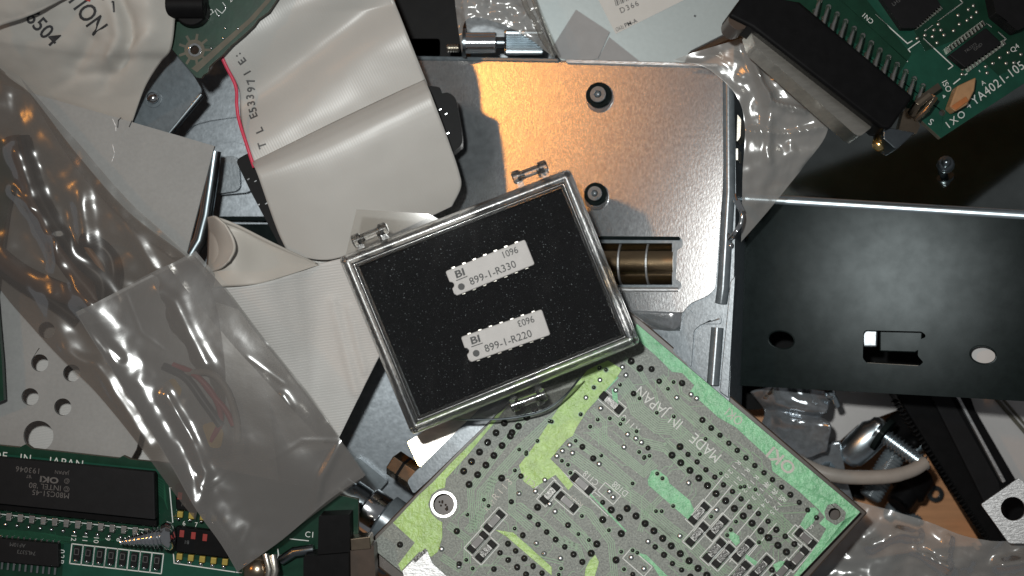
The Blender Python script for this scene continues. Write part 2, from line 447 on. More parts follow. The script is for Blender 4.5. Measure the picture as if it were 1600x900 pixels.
# ================================================================ large metal parts under the heap
# dull tray on the left and below the ribbon
t = thing('metal_tray', 470, 450, -50, 'dull blue grey zinc tray lying under the ribbon cable', 'metal tray')
TR = H(-46)
b = MB()
b.prism(TR, rpoly([(235, 60), (688, 60), (688, 480), (745, 500), (745, 800), (600, 900), (470, 800), (300, 520)], 6), -1.2, 0)
b.build('tray_floor', M['tray'], t, .3)
b = MB(); b.prism(TR, rpoly([(288, 212), (300, 196), (330, 188), (360, 184), (420, 176), (420, 60), (260, 60)], [12, 10, 8, 8, 4, 4, 4]), 0.01, 1.4)
b.build('raised_panel', M['tray'], t, .6, 3)
b = MB(); b.prism(TR, rpoly([(335, 226), (372, 220), (396, 236), (396, 300), (332, 306), (326, 260)], 14), .01, 3.2)
b.build('boss', M['tray'], t, 1.2, 3)
b = MB(); b.prism(TR, rpoly([(334, 246), (372, 243), (376, 298), (331, 304)], 12), 3.2, 5.5)
b.build('boss_cap', M['zinc'], t, 1.2, 3)
b = MB(); b.prism(TR, rpoly([(330, 338), (470, 338), (470, 346), (330, 344)], 2), .01, 4); b.prism(TR, rpoly([(352, 350), (470, 350), (470, 420), (352, 420)], 4), .01, 2.5)
b.build('lower_rail', M['blackm'], t, .4)
b = MB(); b.prism(TR, rpoly([(548, 722), (562, 716), (606, 752), (592, 768)], 3), .01, 3.4)
b.build('dark_tab', M['darksteel'], t, .4)

# the tilted drive with the bright lid
PL = Plane(780, 190, -36, .30, -.07)
t = thing('disk_drive', 930, 350, -50, 'bright zinc drive housing with gold sheen, two screws and louvred slot', 'disk drive')
slot = rpoly([(915, 371), (1066, 371), (1067, 386), (1058, 391), (1056, 436), (1066, 443), (1063, 453), (915, 453)], [0, 7, 5, 2, 2, 5, 5, 0])
b = MB()
b.prism(PL, rpoly([(640, 94), (870, 97), (1133, 107), (1129, 300), (1117, 452), (1104, 463), (1078, 474), (1067, 488), (900, 482), (640, 470)],
                  [2, 0, 30, 0, 8, 8, 8, 3, 0, 0]), -.9, 0, [slot])
lid = b.build('lid_plate', M['plate'], t, .28, 3)
b = MB(); nv = 14
for j in range(nv):
    v = j / (nv - 1); w_ = math.sin(v * 1.4) / math.sin(1.4)
    for i in range(9):
        u = i / 8; b.v.append(PL.at(905 + (1066 - 905 - 5 * v) * u, 482.5 + 5.5 * u + (22 + 17 * u) * w_ - (9 * v ** 3 if i == 8 else 0), -.1 - 3.4 * (1 - math.cos(v * 1.4))))
b.f = [(j * 9 + i, j * 9 + i + 1, (j + 1) * 9 + i + 1, (j + 1) * 9 + i) for j in range(nv - 1) for i in range(8)]; b.m = [0] * len(b.f)
b.build('bent_tab', M['plate'], t, thick=.7)
b = MB(); b.prism(PL, rpoly([(692, 88), (1147, 103), (1150, 300), (1146, 470), (1139, 640), (1139, 770), (880, 770), (880, 520), (692, 490)], 8), -22, -1.0,
                  [[(930, 380), (1050, 380), (1050, 445), (930, 445)]])
body = b.build('drive_body', M['zinc'], t, .9, 3)
b = MB(); b.prism(PL, [(640, 87), (872, 91), (873, 97), (640, 93)], -6, .6)
b.build('top_lip', M['zinc'], t, .25)
b = MB(); b.prism(PL, [(884, 92), (1122, 99), (1122, 104.5), (884, 98.5)], -6, 1.1)
b.build('top_lip', M['silver'], t, .2)
b = MB()
b.tube([PL.at(1138, 118, -.8), PL.at(1139, 300, -.8), PL.at(1130, 452, -.8), PL.at(1127, 474, -1.2)], 1.5, 14)
b.build('side_rim', M['zinc'], t)
b = MB(); b.prism(PL, rpoly([(1072, 480), (1084, 490), (1127, 494), (1127, 506), (1096, 506), (1084, 516), (1080, 574), (1050, 548), (1062, 528)], 5), -1, -.2)
b.tube([PL.at(1121, 512, -.6), PL.at(1114, 602, -.6)], 1.5, 12)
b.build('side_ledge', M['zinc'], t, .25)
b = MB(); b.prism(PL, [(1141, 440), (1149, 430), (1138, 622), (1124, 612)], -1, -.3)
b.build('side_flange', M['zinc'], t, .2)
b = MB(); b.prism(PL, rpoly([(1152, 178), (1158, 186), (1157, 214), (1151, 222)], 3), -8, -2)
b.build('side_slot', M['nickel'], t, .2)
b = MB(); b.prism(PL, rpoly([(1150, 232), (1153, 232), (1153, 250), (1150, 250)], 1), -8, -2)
b.build('side_slot', M['nickel'], t, .2)
for x, y, r in ((935, 148, 20), (930, 303, 18)):
    b = MB(); b.ring(PL, x, y, r * .55, r, 0, 1.0); b.disc(PL, x, y, r * .66, 0, 1.5)
    s = b.build('screw', M['blackm'], t, .3)
    b = MB(); b.ring(PL, x - 1, y - 1, r * .28, r * .62, 1.5, 2.2); b.dome(PL, x - 1, y - 1, r * .25, .5, 1.5)
    for k in range(6): b.block(PL, x - 1 + r * .42 * math.cos(k * 1.047), y - 1 + r * .42 * math.sin(k * 1.047), r * .2, r * .1, -k * 60, 2.2, 2.35)
    b.build('screw_head', M['zinc'], s, .12)
    b = MB(); b.ring(PL, x + 2, y + 6, r * .8, r * 1.1, .01, .25); b.build('washer', M['chrome'], t, .1)
for x0, x1 in ((905, 971), (975, 1014), (1018, 1057)):
    b = MB(); b.tube([PL.at(x0, 412, -5.6), PL.at(x1, 412, -5.6)], 5.2, 40)
    b.build('louvre', M['copper'], t)
b = MB()
for x in (973, 1016): b.tube([PL.at(x - 1.3, 412, -5.6), PL.at(x + 1.3, 412, -5.6)], 5.5, 40)
b.build('louvre_divider', M['silver'], t)
b = MB(); b.tube([PL.at(915, 371, -.3), PL.at(1062, 372, -.3)], .45, 8); b.build('slot_lip', M['blackm'], t)
b = MB(); b.tube([PL.at(915, 453, -.3), PL.at(1060, 453, -.3)], .6, 10); b.build('slot_sill', M['silver'], t)

# perforated grey plate
t = thing('perforated_plate', 150, 430, -24, 'matte grey steel plate with round holes beneath the antistatic bags', 'steel plate')
PP = H(-22)
holes = [(62, 567, 13.5), (112, 583, 13.5), (47, 620, 13.5), (98, 636, 13.5), (73, 516, 13), (60, 681, 23.5), (20, 690, 12), (130, 640, 0.1)]
b = MB(); b.prism(PP, [(-40, 118), (52, 146), (335, 228), (213, 702), (180, 760), (-40, 760)], -1.1, 0, holes[:6])
b.build('plate', M['grey'], t, .12)
b = MB()
for w0 in (0, 1):
    o_ = 5 * w0
    b.tube([PP.at(336 - o_ * .2, 236, -2 - o_), PP.at(330, 280, -2.5 - o_), PP.at(322, 335, -3.5 - o_), PP.at(312, 375, -4 - o_), PP.at(296, 402, -4 - o_), PP.at(270, 430, -4 - o_)], 1.1 + .6 * w0, 12)
b.build('rolled_edge', M['bluechrome'], t)
b = MB(); b.line(PP, smooth([(184, 184, 0), (187, 190, 0), (183, 198, 0)], 4) and [(189, 184), (185, 188), (184, 199)], 1.6, .03); b.line(PP, [(206, 189), (202, 198)], 1.8, .03)
b.build('cut_mark', M['ink'], t, flat=True)
b = MB(); b.line(PP, [(176, 186), (181, 197), (181, 204)], 1.2, .05); b.line(PP, [(176, 226), (179, 240), (175, 252)], .8, .03)
b.build('scratch', M['silver'], t, flat=True)

# dark board sliver at the far left
b = MB(); b.prism(H(-17), [(-60, 190), (34, 232), (12, 330), (-6, 460), (3, 565), (6, 625), (-60, 650)], -1.6, 0)
tag(b.build('circuit_board', M['dgreen'], None, .1), 'dark green board edge at the far left under the antistatic bag', 'circuit board')

# mounting bracket with dimple
t = thing('mounting_bracket', 240, 150, -27, 'grey steel bracket with a shiny rivet below the torn green board', 'bracket')
BK = Plane(240, 150, -27, .02, .05)
b = MB(); b.prism(BK, rpoly([(268, 60), (316, 141), (262, 208), (140, 215), (180, 60)], [2, 7, 3, 2, 2]), -1.2, 0)
b.build('bracket_plate', M['zinc'], t, .35, 3)
b = MB(); b.tube([BK.at(315, 147, -.9), BK.at(262, 211, -.9)], .9, 10); b.build('rolled_edge', M['darksteel'], t)
b = MB(); b.ring(BK, 239, 154, 10, 14, 0, .35); b.build('rivet_ring', M['zinc'], t, .15)
b = MB(); b.dome(BK, 239, 153, 10, 1.3, 0, 20, 6); b.build('rivet', M['chrome'], t)

# torn board, top left
t = thing('circuit_board', 340, 40, -15, 'green board with torn edges and a round mounting hole beside printed wrapper', 'circuit board')
TB = Plane(320, 60, -14.5, .0, .04)
tear = [(262, 62), (268, 76), (284, 95), (300, 114), (306, 121), (314, 122), (318, 117), (325, 113), (327, 104), (333, 98), (345, 88), (362, 70), (380, 55), (396, 40), (403, 30), (420, 18), (440, -12), (440, -40), (250, -40)]
b = MB(); b.prism(TB, tear, -1.6, 0, [(304, 78, 6.5)], 0, 1)
b.build('board', [M['dgreen'], M['boardedge']], t, .06)
b = MB(); b.prism(TB, [(299, 107), (308, 113), (398, 30), (436, -14), (428, -14), (388, 30)], .02, .12); b.build('bare_edge', M['boardedge'], t)
b = MB()
b.ring(TB, 304, 78, 7, 16, .02, .1); 
for k in range(9):
    a = k * .698; b.line(TB, [(304 + 15 * math.cos(a), 78 + 15 * math.sin(a)), (304 + 24 * math.cos(a), 78 + 24 * math.sin(a))], 4, .06)
b.build('mounting_pad', M['boardedge'], t)
b = MB(); b.ring(TB, 304, 78, 7, 10.5, .1, .25); b.build('eyelet', M['solder'], t, .05)
b = MB(); b.tube([TB.at(262, 8, 3.5), TB.at(322, 8, 3.5)], [3.4, 3.4], 20); b.disc(TB, 297, 14, 26, 0, 4.5)
b.build('capacitor', M['black'], t, .5)
b = MB(); b.line(TB, [(338, 14), (347, 21), (354, 12), (348, 4)], 1.1, .05); b.line(TB, [(336, 16), (340, 24)], 1.1, .05); b.text(TB, 'C2', 326, 26, 7, 40, .05); b.text(TB, '21', 360, 4, 7, 40, .05)
b.build('silkscreen', M['silk'], t, flat=True)
b = MB()
for x, y in ((352, 12), (352, 44), (349, 60), (330, 75), (342, 25), (372, 45)): b.dome(TB, x, y, 2.4, .3)
b.build('via', M['solder'], t)

# ================================================================ pale drive at the top with label and tape
t = thing('optical_drive', 980, 30, -32, 'pale blue grey drive case with white barcode label at the top', 'drive')
OD = Plane(980, 40, -40, .0, .0)
b = MB(); b.prism(OD, rpoly([(812, -60), (868, 84), (900, 120), (1060, 122), (1076, 82), (1152, 46), (1230, 0), (1230, -60)], 3), -14, 0)
b.build('drive_case', M['teal'], t, .4, 3)
b = MB(); b.line(OD, [(1080, 80), (1148, 46)], 2.5, .05); b.build('seam', M['ink'], t, flat=True)
b = MB(); b.prism(OD, [(925, -20), (962, 53), (1085, -8), (1085, -20)], .02, .12)
lb = b.build('paper_label', M['label'], t)
b = MB()
b.text(OD, 'D366', 970, 21, 8.5, 24, .16, space=1.25)
for k, wd in enumerate((1.2, 2.2, .9, 1.5, 2.4, .8, 1.8, 1.1)):
    x = 963 + k * 2.7; b.line(OD, [(x - 4, 2 - k * 1.25 - 8), (x, 9 - k * 1.25)], wd * .8, .15)
b.text(OD, 'PM-A', 977, 43, 6.5, 24, .16, bold=.01); b.text(OD, '(262)', 963, 49, 5.5, 24, .16, sx=.8)
b.build('label_print', M['ink'], lb, flat=True)
b = MB()
for x, y in ((1086, 25), (905, 30)): b.disc(OD, x, y, 1.8, 0, .05, 8)
b.build('speck', M['ink'], t)
b = MB(); b.prism(OD, [(864, 72), (900, 15), (953, 50), (934, 92), (905, 98), (872, 90)], .3, .55); b.prism(OD, [(952, 58), (1000, 96), (930, 100)], .02, .2)
tag(b.build('adhesive_tape', M['tape'], None, .05), 'folded grey tape flap stuck on the pale drive case', 'tape')

# black block in the dark gap at the top
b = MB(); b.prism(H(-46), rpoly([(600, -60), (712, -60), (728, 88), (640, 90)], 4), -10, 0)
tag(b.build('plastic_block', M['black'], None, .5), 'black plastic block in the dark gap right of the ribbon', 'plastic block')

# thumbscrew
t = thing('thumbscrew', 780, 68, -36, 'bright thumbscrew with knurled head along the drive top edge', 'screw')
TZ = -36
ax = lambda x, y=67, z=TZ: V(x, y, z)
b = MB()
for k in range(5): b.tube([ax(698 + k * 4, 75), ax(700 + k * 4, 75), ax(702 + k * 4, 75)], [.85, 1.15, .85], 12)
b.build('thread', M['nickel'], t)
b = MB(); b.tube([ax(722), ax(725), ax(774), ax(776)], [2.2, 2.6, 2.6, 2.3], 24); b.build('shank', M['chrome'], t)
b = MB(); b.tube([ax(722), ax(728)], 3.6, 24); b.tube([ax(776), ax(788)], 1.5, 16); b.build('collar', M['darksteel'], t)
b = MB()
P0, P1 = ax(788), ax(850); n = 72
ringA = []
for p, q in ((P0, .92), (P0 + (P1 - P0) * .05, 1), (P0 + (P1 - P0) * .95, 1), (P1, .92)):
    for k in range(n):
        r = (3.25 if k % 2 else 2.95) * q; a = 2 * math.pi * k / n
        ringA.append(p + Vector((0, math.cos(a), math.sin(a))) * r)
b.add(ringA, [(j * n + k, j * n + (k + 1) % n, (j + 1) * n + (k + 1) % n, (j + 1) * n + k) for j in range(3) for k in range(n)] + [tuple(reversed(range(n))), tuple(3 * n + k for k in range(n))])
b.build('knurled_head', M['darksteel'], t, ang=15)

b = MB(); b.prism(H(-47), [(712, -60), (846, -60), (868, 92), (736, 92)], -1.5, 0)
tag(b.build('metal_sheet', M['zinc'], None, .2), 'dull grey metal sheet under the clear bag behind the thumbscrew', 'metal sheet')

# ================================================================ ribbon cable
t = thing('ribbon_cable', 500, 300, -30, 'wide white flat ribbon cable with a red edge, folded over itself', 'ribbon cable')
def zA(x, y): return -4.6 * math.exp(-((seg_d(x, y, (360, 165), (600, -10))[0]) / 42) ** 2)
upA = [(300, -30, -20), (400, -33, -19), (500, -35, -18), (600, -35, -18)]; dnA = [(397, 262, -22), (530, 195, -22), (668, 132, -22)]
lfA = [(300, -30, -19), (326, 30, -18.5), (348, 92, -19.5), (368, 134, -21), (370, 165, -22), (374, 190, -22), (386, 228, -21.5), (397, 262, -22)]
rtA = [(600, -35, -18), (616, 2, -18), (640, 62, -19), (668, 132, -22)]
b = coons(smooth(upA), smooth(dnA), smooth(lfA), smooth(rtA), 60, 60, lambda x, y, u, v: zA(x, y) * min(1, 3 * v + .3) + fbm(x, y, 160, 2) * .3)
DA = Drape(b); b.build('upper_run', M['ribbon'], t, thick=.5)
SA = type('S', (), {'at': lambda s, x, y, h=0: V(x, y, -6.0 + h), 'mm': None})()
lf2 = [(px + 2, py, z + .3) for px, py, z in smooth(lfA)]
def strip(pts, wpx, hh):
    bb = MB(); P = [Vector(p) for p in pts]; vs = []
    for i, p in enumerate(P):
        d = (P[min(i + 1, len(P) - 1)] - P[max(0, i - 1)]); d.z = 0; d.normalize(); nx, ny = -d.y, d.x
        for s_ in (-.5, .5): vs.append(V(p.x + nx * wpx * s_, p.y + ny * wpx * s_, p.z + hh))
    return bb.add(vs, [(2 * i, 2 * i + 1, 2 * i + 3, 2 * i + 2) for i in range(len(P) - 1)])
strip([(x - 2, y, z) for x, y, z in lf2], 5, .3).build('red_edge', M['red'], t, thick=.3)
# printing along the red edge, letters turned to read along the cable
class Along:
    def __init__(s, pts, off): s.P = resample(smooth(pts), 200); s.off = off
    def at(s, px, py, h=0): return V(px, py, 0)
def printed(bb, txt, x, y, size, ang, z):
    pl = H(z); bb.text(pl, txt, x, y, size, ang, 0, shear=0)
b = MB()
for ch, x, y, a, z in ((':', 361, 84, -52, -7.6), ('E', 370, 95, -52, -8.0), ('1', 378, 112, -60, -9.2), ('7', 384, 124, -68, -10.2), ('9', 385, 135, -78, -11.2), ('3', 384, 146, -84, -11.6), ('3', 385, 157, -78, -11.6), ('5', 387, 168, -72, -11.2), ('E', 388, 178, -66, -10.8), ('L', 397, 201, -66, -7.8), ('T', 402, 224, -72, -6.6), ('-', 406, 243, -70, -5.6)):
    ca_, sa_ = math.cos(R(a)), math.sin(R(a)); b.text(DA, ch, x + 10 * ca_ - 12 * sa_, y - 10 * sa_ - 12 * ca_, 12, a + 180, .42, sx=.95, bold=.025)
b.build('cable_print', M['greyink'], t, flat=True)
# fold and second run
upB = [(394, 254, -22), (530, 188, -21.8), (664, 125, -21.6)]; dnB = [(452, 398, -21), (520, 405, -21), (600, 372, -21.5), (706, 322, -22)]
lfB = [(394, 254, -22), (397, 260, -18.6), (404, 276, -16.6), (420, 322, -18.8), (436, 365, -20.8), (452, 398, -22)]
rtB = [(664, 125, -21.6), (669, 136, -18.4), (677, 156, -16.6), (703, 226, -18.8), (717, 268, -20.4), (720, 292, -21.4), (706, 322, -22.6)]
b = coons(smooth(upB), smooth(dnB), smooth(lfB), smooth(rtB), 70, 90, lambda x, y, u, v: fbm(x, y, 200, 5) * .35 + .9 * math.sin(math.pi * v) * math.sin(math.pi * u))
b.build('folded_run', M['ribbon'], t, thick=.5)
b = MB(); strip([(428, 344, -24), (437, 364, -24), (448, 390, -24)], 7, 0).build('red_edge', M['red'], t, thick=.3)
# lower layer running under the case
b = coons([(428, 340, -24.5), (600, 300, -24.5)], [(500, 450, -25), (650, 420, -25)], [(428, 340, -24.5), (500, 450, -25)], [(600, 300, -24.5), (650, 420, -25)], 12, 12)
b.build('lower_run', M['ribbon'], t, thick=.5)
# curled loop
cu = smooth([(326, 340, -14), (340, 341, -8), (372, 353, -8), (430, 382, -12), (497, 413, -19)])
cd = smooth([(322, 450, -13), (345, 448, -10.5), (400, 444, -11), (450, 430, -15), (498, 414, -19.2)])
b = coons(cu, cd, smooth([(326, 340, -14), (327, 350, -17), (326, 400, -17), (322, 450, -13)]), [(497, 413, -19), (498, 414, -19.2)], 50, 26, lambda x, y, u, v: 3.2 * math.exp(-((u - .22) / .16) ** 2) * math.sin(math.pi * v))
b.build('curled_loop', M['curl'], t, thick=.5)
b = coons(smooth([(325, 339, -13.5), (336, 338, -5), (352, 350, -3.6)]), smooth([(320, 428, -15), (344, 420, -8), (358, 408, -5)]), smooth([(325, 339, -13.5), (324, 380, -15), (320, 428, -15)]), smooth([(352, 350, -3.6), (364, 372, -3.4), (367, 390, -4), (358, 408, -5)]), 20, 30,
          lambda x, y, u, v: -3.0 * math.sin(math.pi * v) * (1 - u))
b.build('loop_inner', M['curl'], t, thick=.5)
# ribbed run below
upE = [(322, 449, -12), (400, 443.5, -11.6), (450, 430, -15.5), (500, 412, -19.5), (600, 390, -20), (680, 380, -22)]
dnE = [(455, 712, -24), (490, 706, -24), (522, 700, -24)]
lfE = [(322, 449, -12), (350, 500, -16), (400, 580, -22), (455, 712, -24)]; rtE = [(680, 380, -22), (640, 470, -22), (588, 566, -23), (522, 700, -24)]
b = coons(smooth(upE), dnE, smooth(lfE), smooth(rtE), 70, 70, lambda x, y, u, v: ridges(x, y, [([(520, 470), (556, 612)], 7, .55), ([(545, 480), (570, 580)], 5, .4)]) + fbm(x, y, 120, 9) * .3)
b.build('ribbed_run', M['ribbed'], t, thick=.5)
b = coons([(-40, 470, -33), (400, 470, -33)], [(-40, 790, -33), (440, 790, -33)], [(-40, 470, -33), (-40, 790, -33)], [(400, 470, -33), (440, 790, -33)], 30, 20, lambda x, y, u, v: fbm(x, y, 90, 3) * .3)
b.build('hidden_run', M['ribbed'], t, thick=.5)
# black crimp connector across the cable
cn = MB(); CP = H(-23.5)
cn.prism(CP, rpoly([(368, 250), (386, 240), (672, 134), (688, 136), (690, 146), (700, 144), (712, 152), (722, 208), (722, 226), (708, 238), (450, 392), (440, 390), (392, 300)], [8, 4, 4, 5, 3, 4, 8, 8, 6, 4, 3, 3, 6]), -9, 0)
c_ = cn.build('connector', M['black'], t, .7, 3)
b = MB()
for x, y in ((388, 280), (404, 320), (416, 318), (399, 283), (688, 171), (697, 178), (700, 208)): b.block(CP, x, y, 4, 1.6, 30, 0, .25)
b.build('contact', M['solder'], c_)

# ================================================================ printed wrapper, top left
def zP(x, y):
    z = ridges(x, y, [([(184, -5), (199, 30), (202, 60), (194, 88), (168, 125), (152, 170)], 12, -2.6), ([(205, 78), (232, 55)], 10, .8), ([(180, 0), (190, 60), (172, 100)], 14, 1.9), ([(232, 0), (236, 60), (215, 130), (190, 175)], 22, 2.2),
                      ([(115, 105), (140, 60)], 13, -1.8), ([(85, 140), (120, 118), (165, 112)], 10, -1.5), ([(172, 90), (180, 105)], 6, .7)])
    return z + fbm(x, y, 85, 4) * .9 - max(0, (x - 200)) * .06
class Paper:
    def at(s, x, y, h=0):
        p = DP.at(x, y, h); return p
t = thing('paper_wrapper', 130, 80, -16, 'crumpled white wrapper printed with large black letters and digits, top left', 'wrapper')
tp = [(-40, -20, -4), (275, -20, -5)]; bt = smooth([(-40, 150, -29), (50, 180, -29), (130, 198, -28), (206, 193, -25)])
b = coons(tp, bt, [(-40, -20, -4), (-40, 60, -12), (-40, 150, -29)], smooth([(272, -20, -5), (268, 20, -6), (262, 72, -9), (248, 95, -13), (225, 140, -19), (206, 193, -25)]), 90, 70, lambda x, y, u, v: zP(x, y) * min(1, max(0, (150 - y) / 60)))
DP = Drape(b)
b.build('sheet', M['paper'], t, thick=.12)
b = coons(smooth([(-40, -25, -1), (60, -25, 0), (130, -25, -1)]), smooth([(-40, 56, -5), (0, 40, -4), (50, 22, -2), (97, 0, -2.4), (130, -14, -3)]), [(-40, -25, -1), (-40, 56, -5)], [(130, -25, -1), (130, -14, -3)], 40, 16, lambda x, y, u, v: fbm(x, y, 50, 8) * .8 + 1.6 * math.sin(math.pi * min(1, v * 1.05)))
b.build('flap', M['paper'], t, thick=.12)
PPR = Paper()
b = MB()
b.text(PPR, '6504', 38, 29, 24, -47, .35, bold=.012, sx=.9); b.text(PPR, 'CAUTION', 65, -55, 29, -54, .35, bold=.012, sx=.74)
b.line(PPR, [(150, -4), (177, 3), (178, 18)], 3, .4)
b.build('printing', M['ink'], t, flat=True)
b = MB(); b.line(PPR, [(130, -3), (140, 1)], 3, .35); b.build('red_print', M['redmark'], t, flat=True)

# ================================================================ black bracket on the right
t = thing('steel_bracket', 1400, 420, -30, 'black lacquered bent steel bracket with holes on the right', 'bracket')
F1 = Plane(1430, 440, -22, .305, -.053)
b = MB()
b.prism(F1, [(1150, 307.5), (1700, 341), (1700, 633), (1500, 621), (1150, 602)], -1.2, 0,
        [rpoly([(1352, 516), (1440, 518), (1446, 523), (1446, 527), (1436, 531), (1434, 556), (1443, 566), (1436, 572), (1354, 567), (1348, 560), (1349, 520)], 3),
         [(1221 + 20 * math.cos(k * .224), 531 + 14.5 * math.sin(k * .224) + 2.5 * math.cos(k * .224)) for k in range(28)],
         [(1536 + 20.5 * math.cos(k * .224), 554.5 + 13 * math.sin(k * .224) + 1.5 * math.cos(k * .224)) for k in range(28)]])
b.build('front_face', M['blackm'], t, flat=True)
for hx0, hy0, hr in ((1221, 531, 20), (1536, 554.5, 20)):
    b = MB(); b.tube([F1.at(hx0 + (hr + 1) * math.cos(k * .1963), hy0 + (hr * .68 + 1) * math.sin(k * .1963) + 2 * math.cos(k * .1963), -.25) for k in range(33)], .28, 8, 0, False); b.build('hole_rim', M['blackm'], t)
r0, r1 = F1.at(1150, 307.5, 0), F1.at(1700, 341, 0)
dv = Vector((.06, 1, -.50)).normalized()
n2 = (r1 - r0).cross(dv).normalized(); n2 = n2 if n2.z > 0 else -n2
b = MB(); b.slab([r0, r1, r1 + dv * 52, r0 + dv * 52], -n2 * 1.2)
b.build('sloping_face', M['gloss'], t, flat=True)
b = MB(); nm = (F1.n + n2).normalized()
b.tube([r0 - nm * 1.35, r1 - nm * 1.35], 1.6, 32); b.build('bent_edge', M['bluechrome'], t)
# screw standing in the sloping face
q = None
pc = r0.lerp(r1, .60) + dv * 17
sx_ = V(1478, 257, -22)
b = MB(); b.tube([sx_ + Vector((0, 0, -8)), sx_ + Vector((0, 0, -1))], 1.0, 12); b.dome(H(-23), 1478, 257, 14, 1.6); b.dome(H(-21.6), 1478, 254, 8, 1.4)
b.build('screw', M['darksteel'], t)
# parts seen through the slot
b = MB(); b.prism(F1, [(1346, 515), (1371, 515), (1370, 542), (1349, 542)], -4, -2.6); b.build('slot_tongue', M['zinc'], t, .4)
b = MB(); b.prism(F1, [(1374, 508), (1442, 508), (1440, 546), (1430, 551), (1374, 549)], -5, -3.2); b.build('slot_panel', M['blackm'], t, .3)
b = MB(); b.tube([F1.at(1354, 568.5, -.5), F1.at(1435, 573, -.5)], .42, 8); b.build('slot_edge', M['nickel'], t)

# ================================================================ connector board, top right
t = thing('circuit_board', 1430, 90, -6, 'dark green board with a long multi-pin black connector at top right', 'circuit board')
BD = Plane(1430, 90, -7, -.10, -.14)
ur = math.degrees(math.atan2(.72, 1))          # board's long edge direction, upwards right
b = MB(); b.prism(BD, [(1470, 216), (1444, 192), (1180, -40), (1700, -40), (1700, 65)], -1.6, 0, [(1472, 176, 5)], 0, 1)
b.build('board', [M['mgreen'], M['boardedge']], t, .08)
b = MB()
b.prism(BD, [(1160, -30), (1330, -30), (1424, 85), (1402, 120), (1290, 30)], .012, .03)
b.prism(BD, [(1395, -10), (1600, -10), (1600, 100), (1560, 118), (1500, 60), (1446, 80)], .012, .03)
b.build('dark_copper', M['dgreen'], t, flat=True)
cbp = H(6)
b = MB()
b.prism(BD, [(1138, 24), (1164, -12), (1252, 3), (1428, 150), (1392, 201), (1376, 200), (1174, 42)], -1, 7.0)
cb = b.build('connector_body', M['black'], t, .8, 3)
b = MB(); b.prism(BD, rpoly([(1138, 24), (1152, 14), (1168, 28), (1166, 44), (1152, 48), (1139, 38)], 6), -1, 6)
b.build('connector_ear', M['brown'], t, .8, 3)
b = MB(); b.prism(BD, rpoly([(1172, 46), (1190, 48), (1358, 193), (1362, 199), (1344, 213), (1336, 210), (1180, 72)], [2, 3, 3, 4, 5, 4, 4]), -3, 4.2)
b.build('metal_shell', M['nickel'], t, .8, 3)
b = MB(); b.prism(BD, [(1380, 199), (1394, 200), (1430, 207), (1402, 233), (1394, 229), (1381, 217)], -2, 5); b.build('flange', M['darksteel'], t, .4)
b = MB(); b.tube([BD.at(1382, 214, 1), BD.at(1374, 226, 1)], [2.0, 1.8], 16); b.dome(BD, 1374, 226, 12, 1.6, 0); b.build('jack_screw', M['brass'], t)
b = MB()
b.tube([BD.at(1424, 178, 3), BD.at(1434, 162, 5.5), BD.at(1452, 148, 6)], 1.0, 8); b.tube([BD.at(1430, 186, 2), BD.at(1446, 172, 4), BD.at(1460, 150, 5)], .9, 8)
b.block(BD, 1458, 141, 26, 10, 36, 0, 4); b.prism(BD, rpoly([(1412, 172), (1424, 168), (1438, 196), (1432, 210), (1404, 204)], 3), 0, 2.4)
b.build('board_lock', M['gunmetal'], t, .3)
for k in range(13):
    x, y = 1296 + k * 13.4 - 31, -6 + k * 11.2 + 0
    x += 9; y += 2
    b = MB()
    b.tube([BD.at(x + 7, y + 4, .2), BD.at(x + 6, y + 6, 2.8), BD.at(x + 2, y + 20, 4.4), BD.at(x - 2, y + 35, 4.6)], [.42, .5, .42, .4], 8)
    b.dome(BD, x + 7, y + 4, 5, .8)
    b.build('pin', M['pin'], t)
    b = MB(); b.tube([BD.at(x - 1, y + 21, 1.2), BD.at(x - 4, y + 30, 2), BD.at(x - 9, y + 36, 2)], .4, 6); b.dome(BD, x - 1, y + 21, 3.6, .6)
    b.build('short_pin', M['nickel'], t)
b = MB()
b.line(BD, [(1309, -4), (1418, 96)], 1.5); b.line(BD, [(1368, 23), (1418, 68), (1425, 64)], 1.6); b.line(BD, [(1422, 81), (1419, 77), (1443, 60), (1489, 103), (1482, 108)], 1.6)
b.line(BD, [(1499, -2), (1504, 4), (1466, 33)], 1.6); b.line(BD, [(1457, 39), (1445, 48)], 1.6)
b.line(BD, [(1480, 81), (1480, 79)], 1.5); b.line(BD, [(1541, 36), (1549, 42)], 1.5); b.line(BD, [(1560, 50), (1572, 61), (1569, 63)], 1.6); b.line(BD, [(1530, 110), (1531, 112)], 1.5); b.line(BD, [(1490, 131), (1500, 123)], 1.8); b.line(BD, [(1508, 117), (1511, 115)], 1.6)
b.text(BD, 'CN1', 1366, 33, 7.5, 138, .05); b.text(BD, 'YA4021-105', 1523, 165, 14, 37, .05, sx=.9, space=1.1); b.text(BD, '4', 1513, 171, 10, 37, .05)
b.text(BD, '1XO', 1481, 202, 11, 37, .05, space=1.3); b.text(BD, 'ISO', 1471, 128, 9, -62, .05); b.text(BD, 'S', 1460, 188, 10, 150, .05); b.text(BD, 'A', 1535, 134, 7, 30, .05); b.text(BD, 'Q4', 1582, 83, 8, 40, .05)
b.prism(BD, [(1473, 148), (1478, 150), (1474, 154)], .03, .05)
b.build('silkscreen', M['silk'], t, flat=True)
b = MB(); b.prism(BD, rpoly([(1366, -20), (1452, -20), (1470, 8), (1430, 44), (1410, 44)], 2), 0, 2); ch = b.build('chip', M['epoxy'], t, .3)
b = MB()
for k in range(11): b.block(BD, 1432 + k * 3.8, 41 - k * 3.0, 8, 1.4, -50, .05, .7)
b.build('chip_leads', M['nickel'], ch)
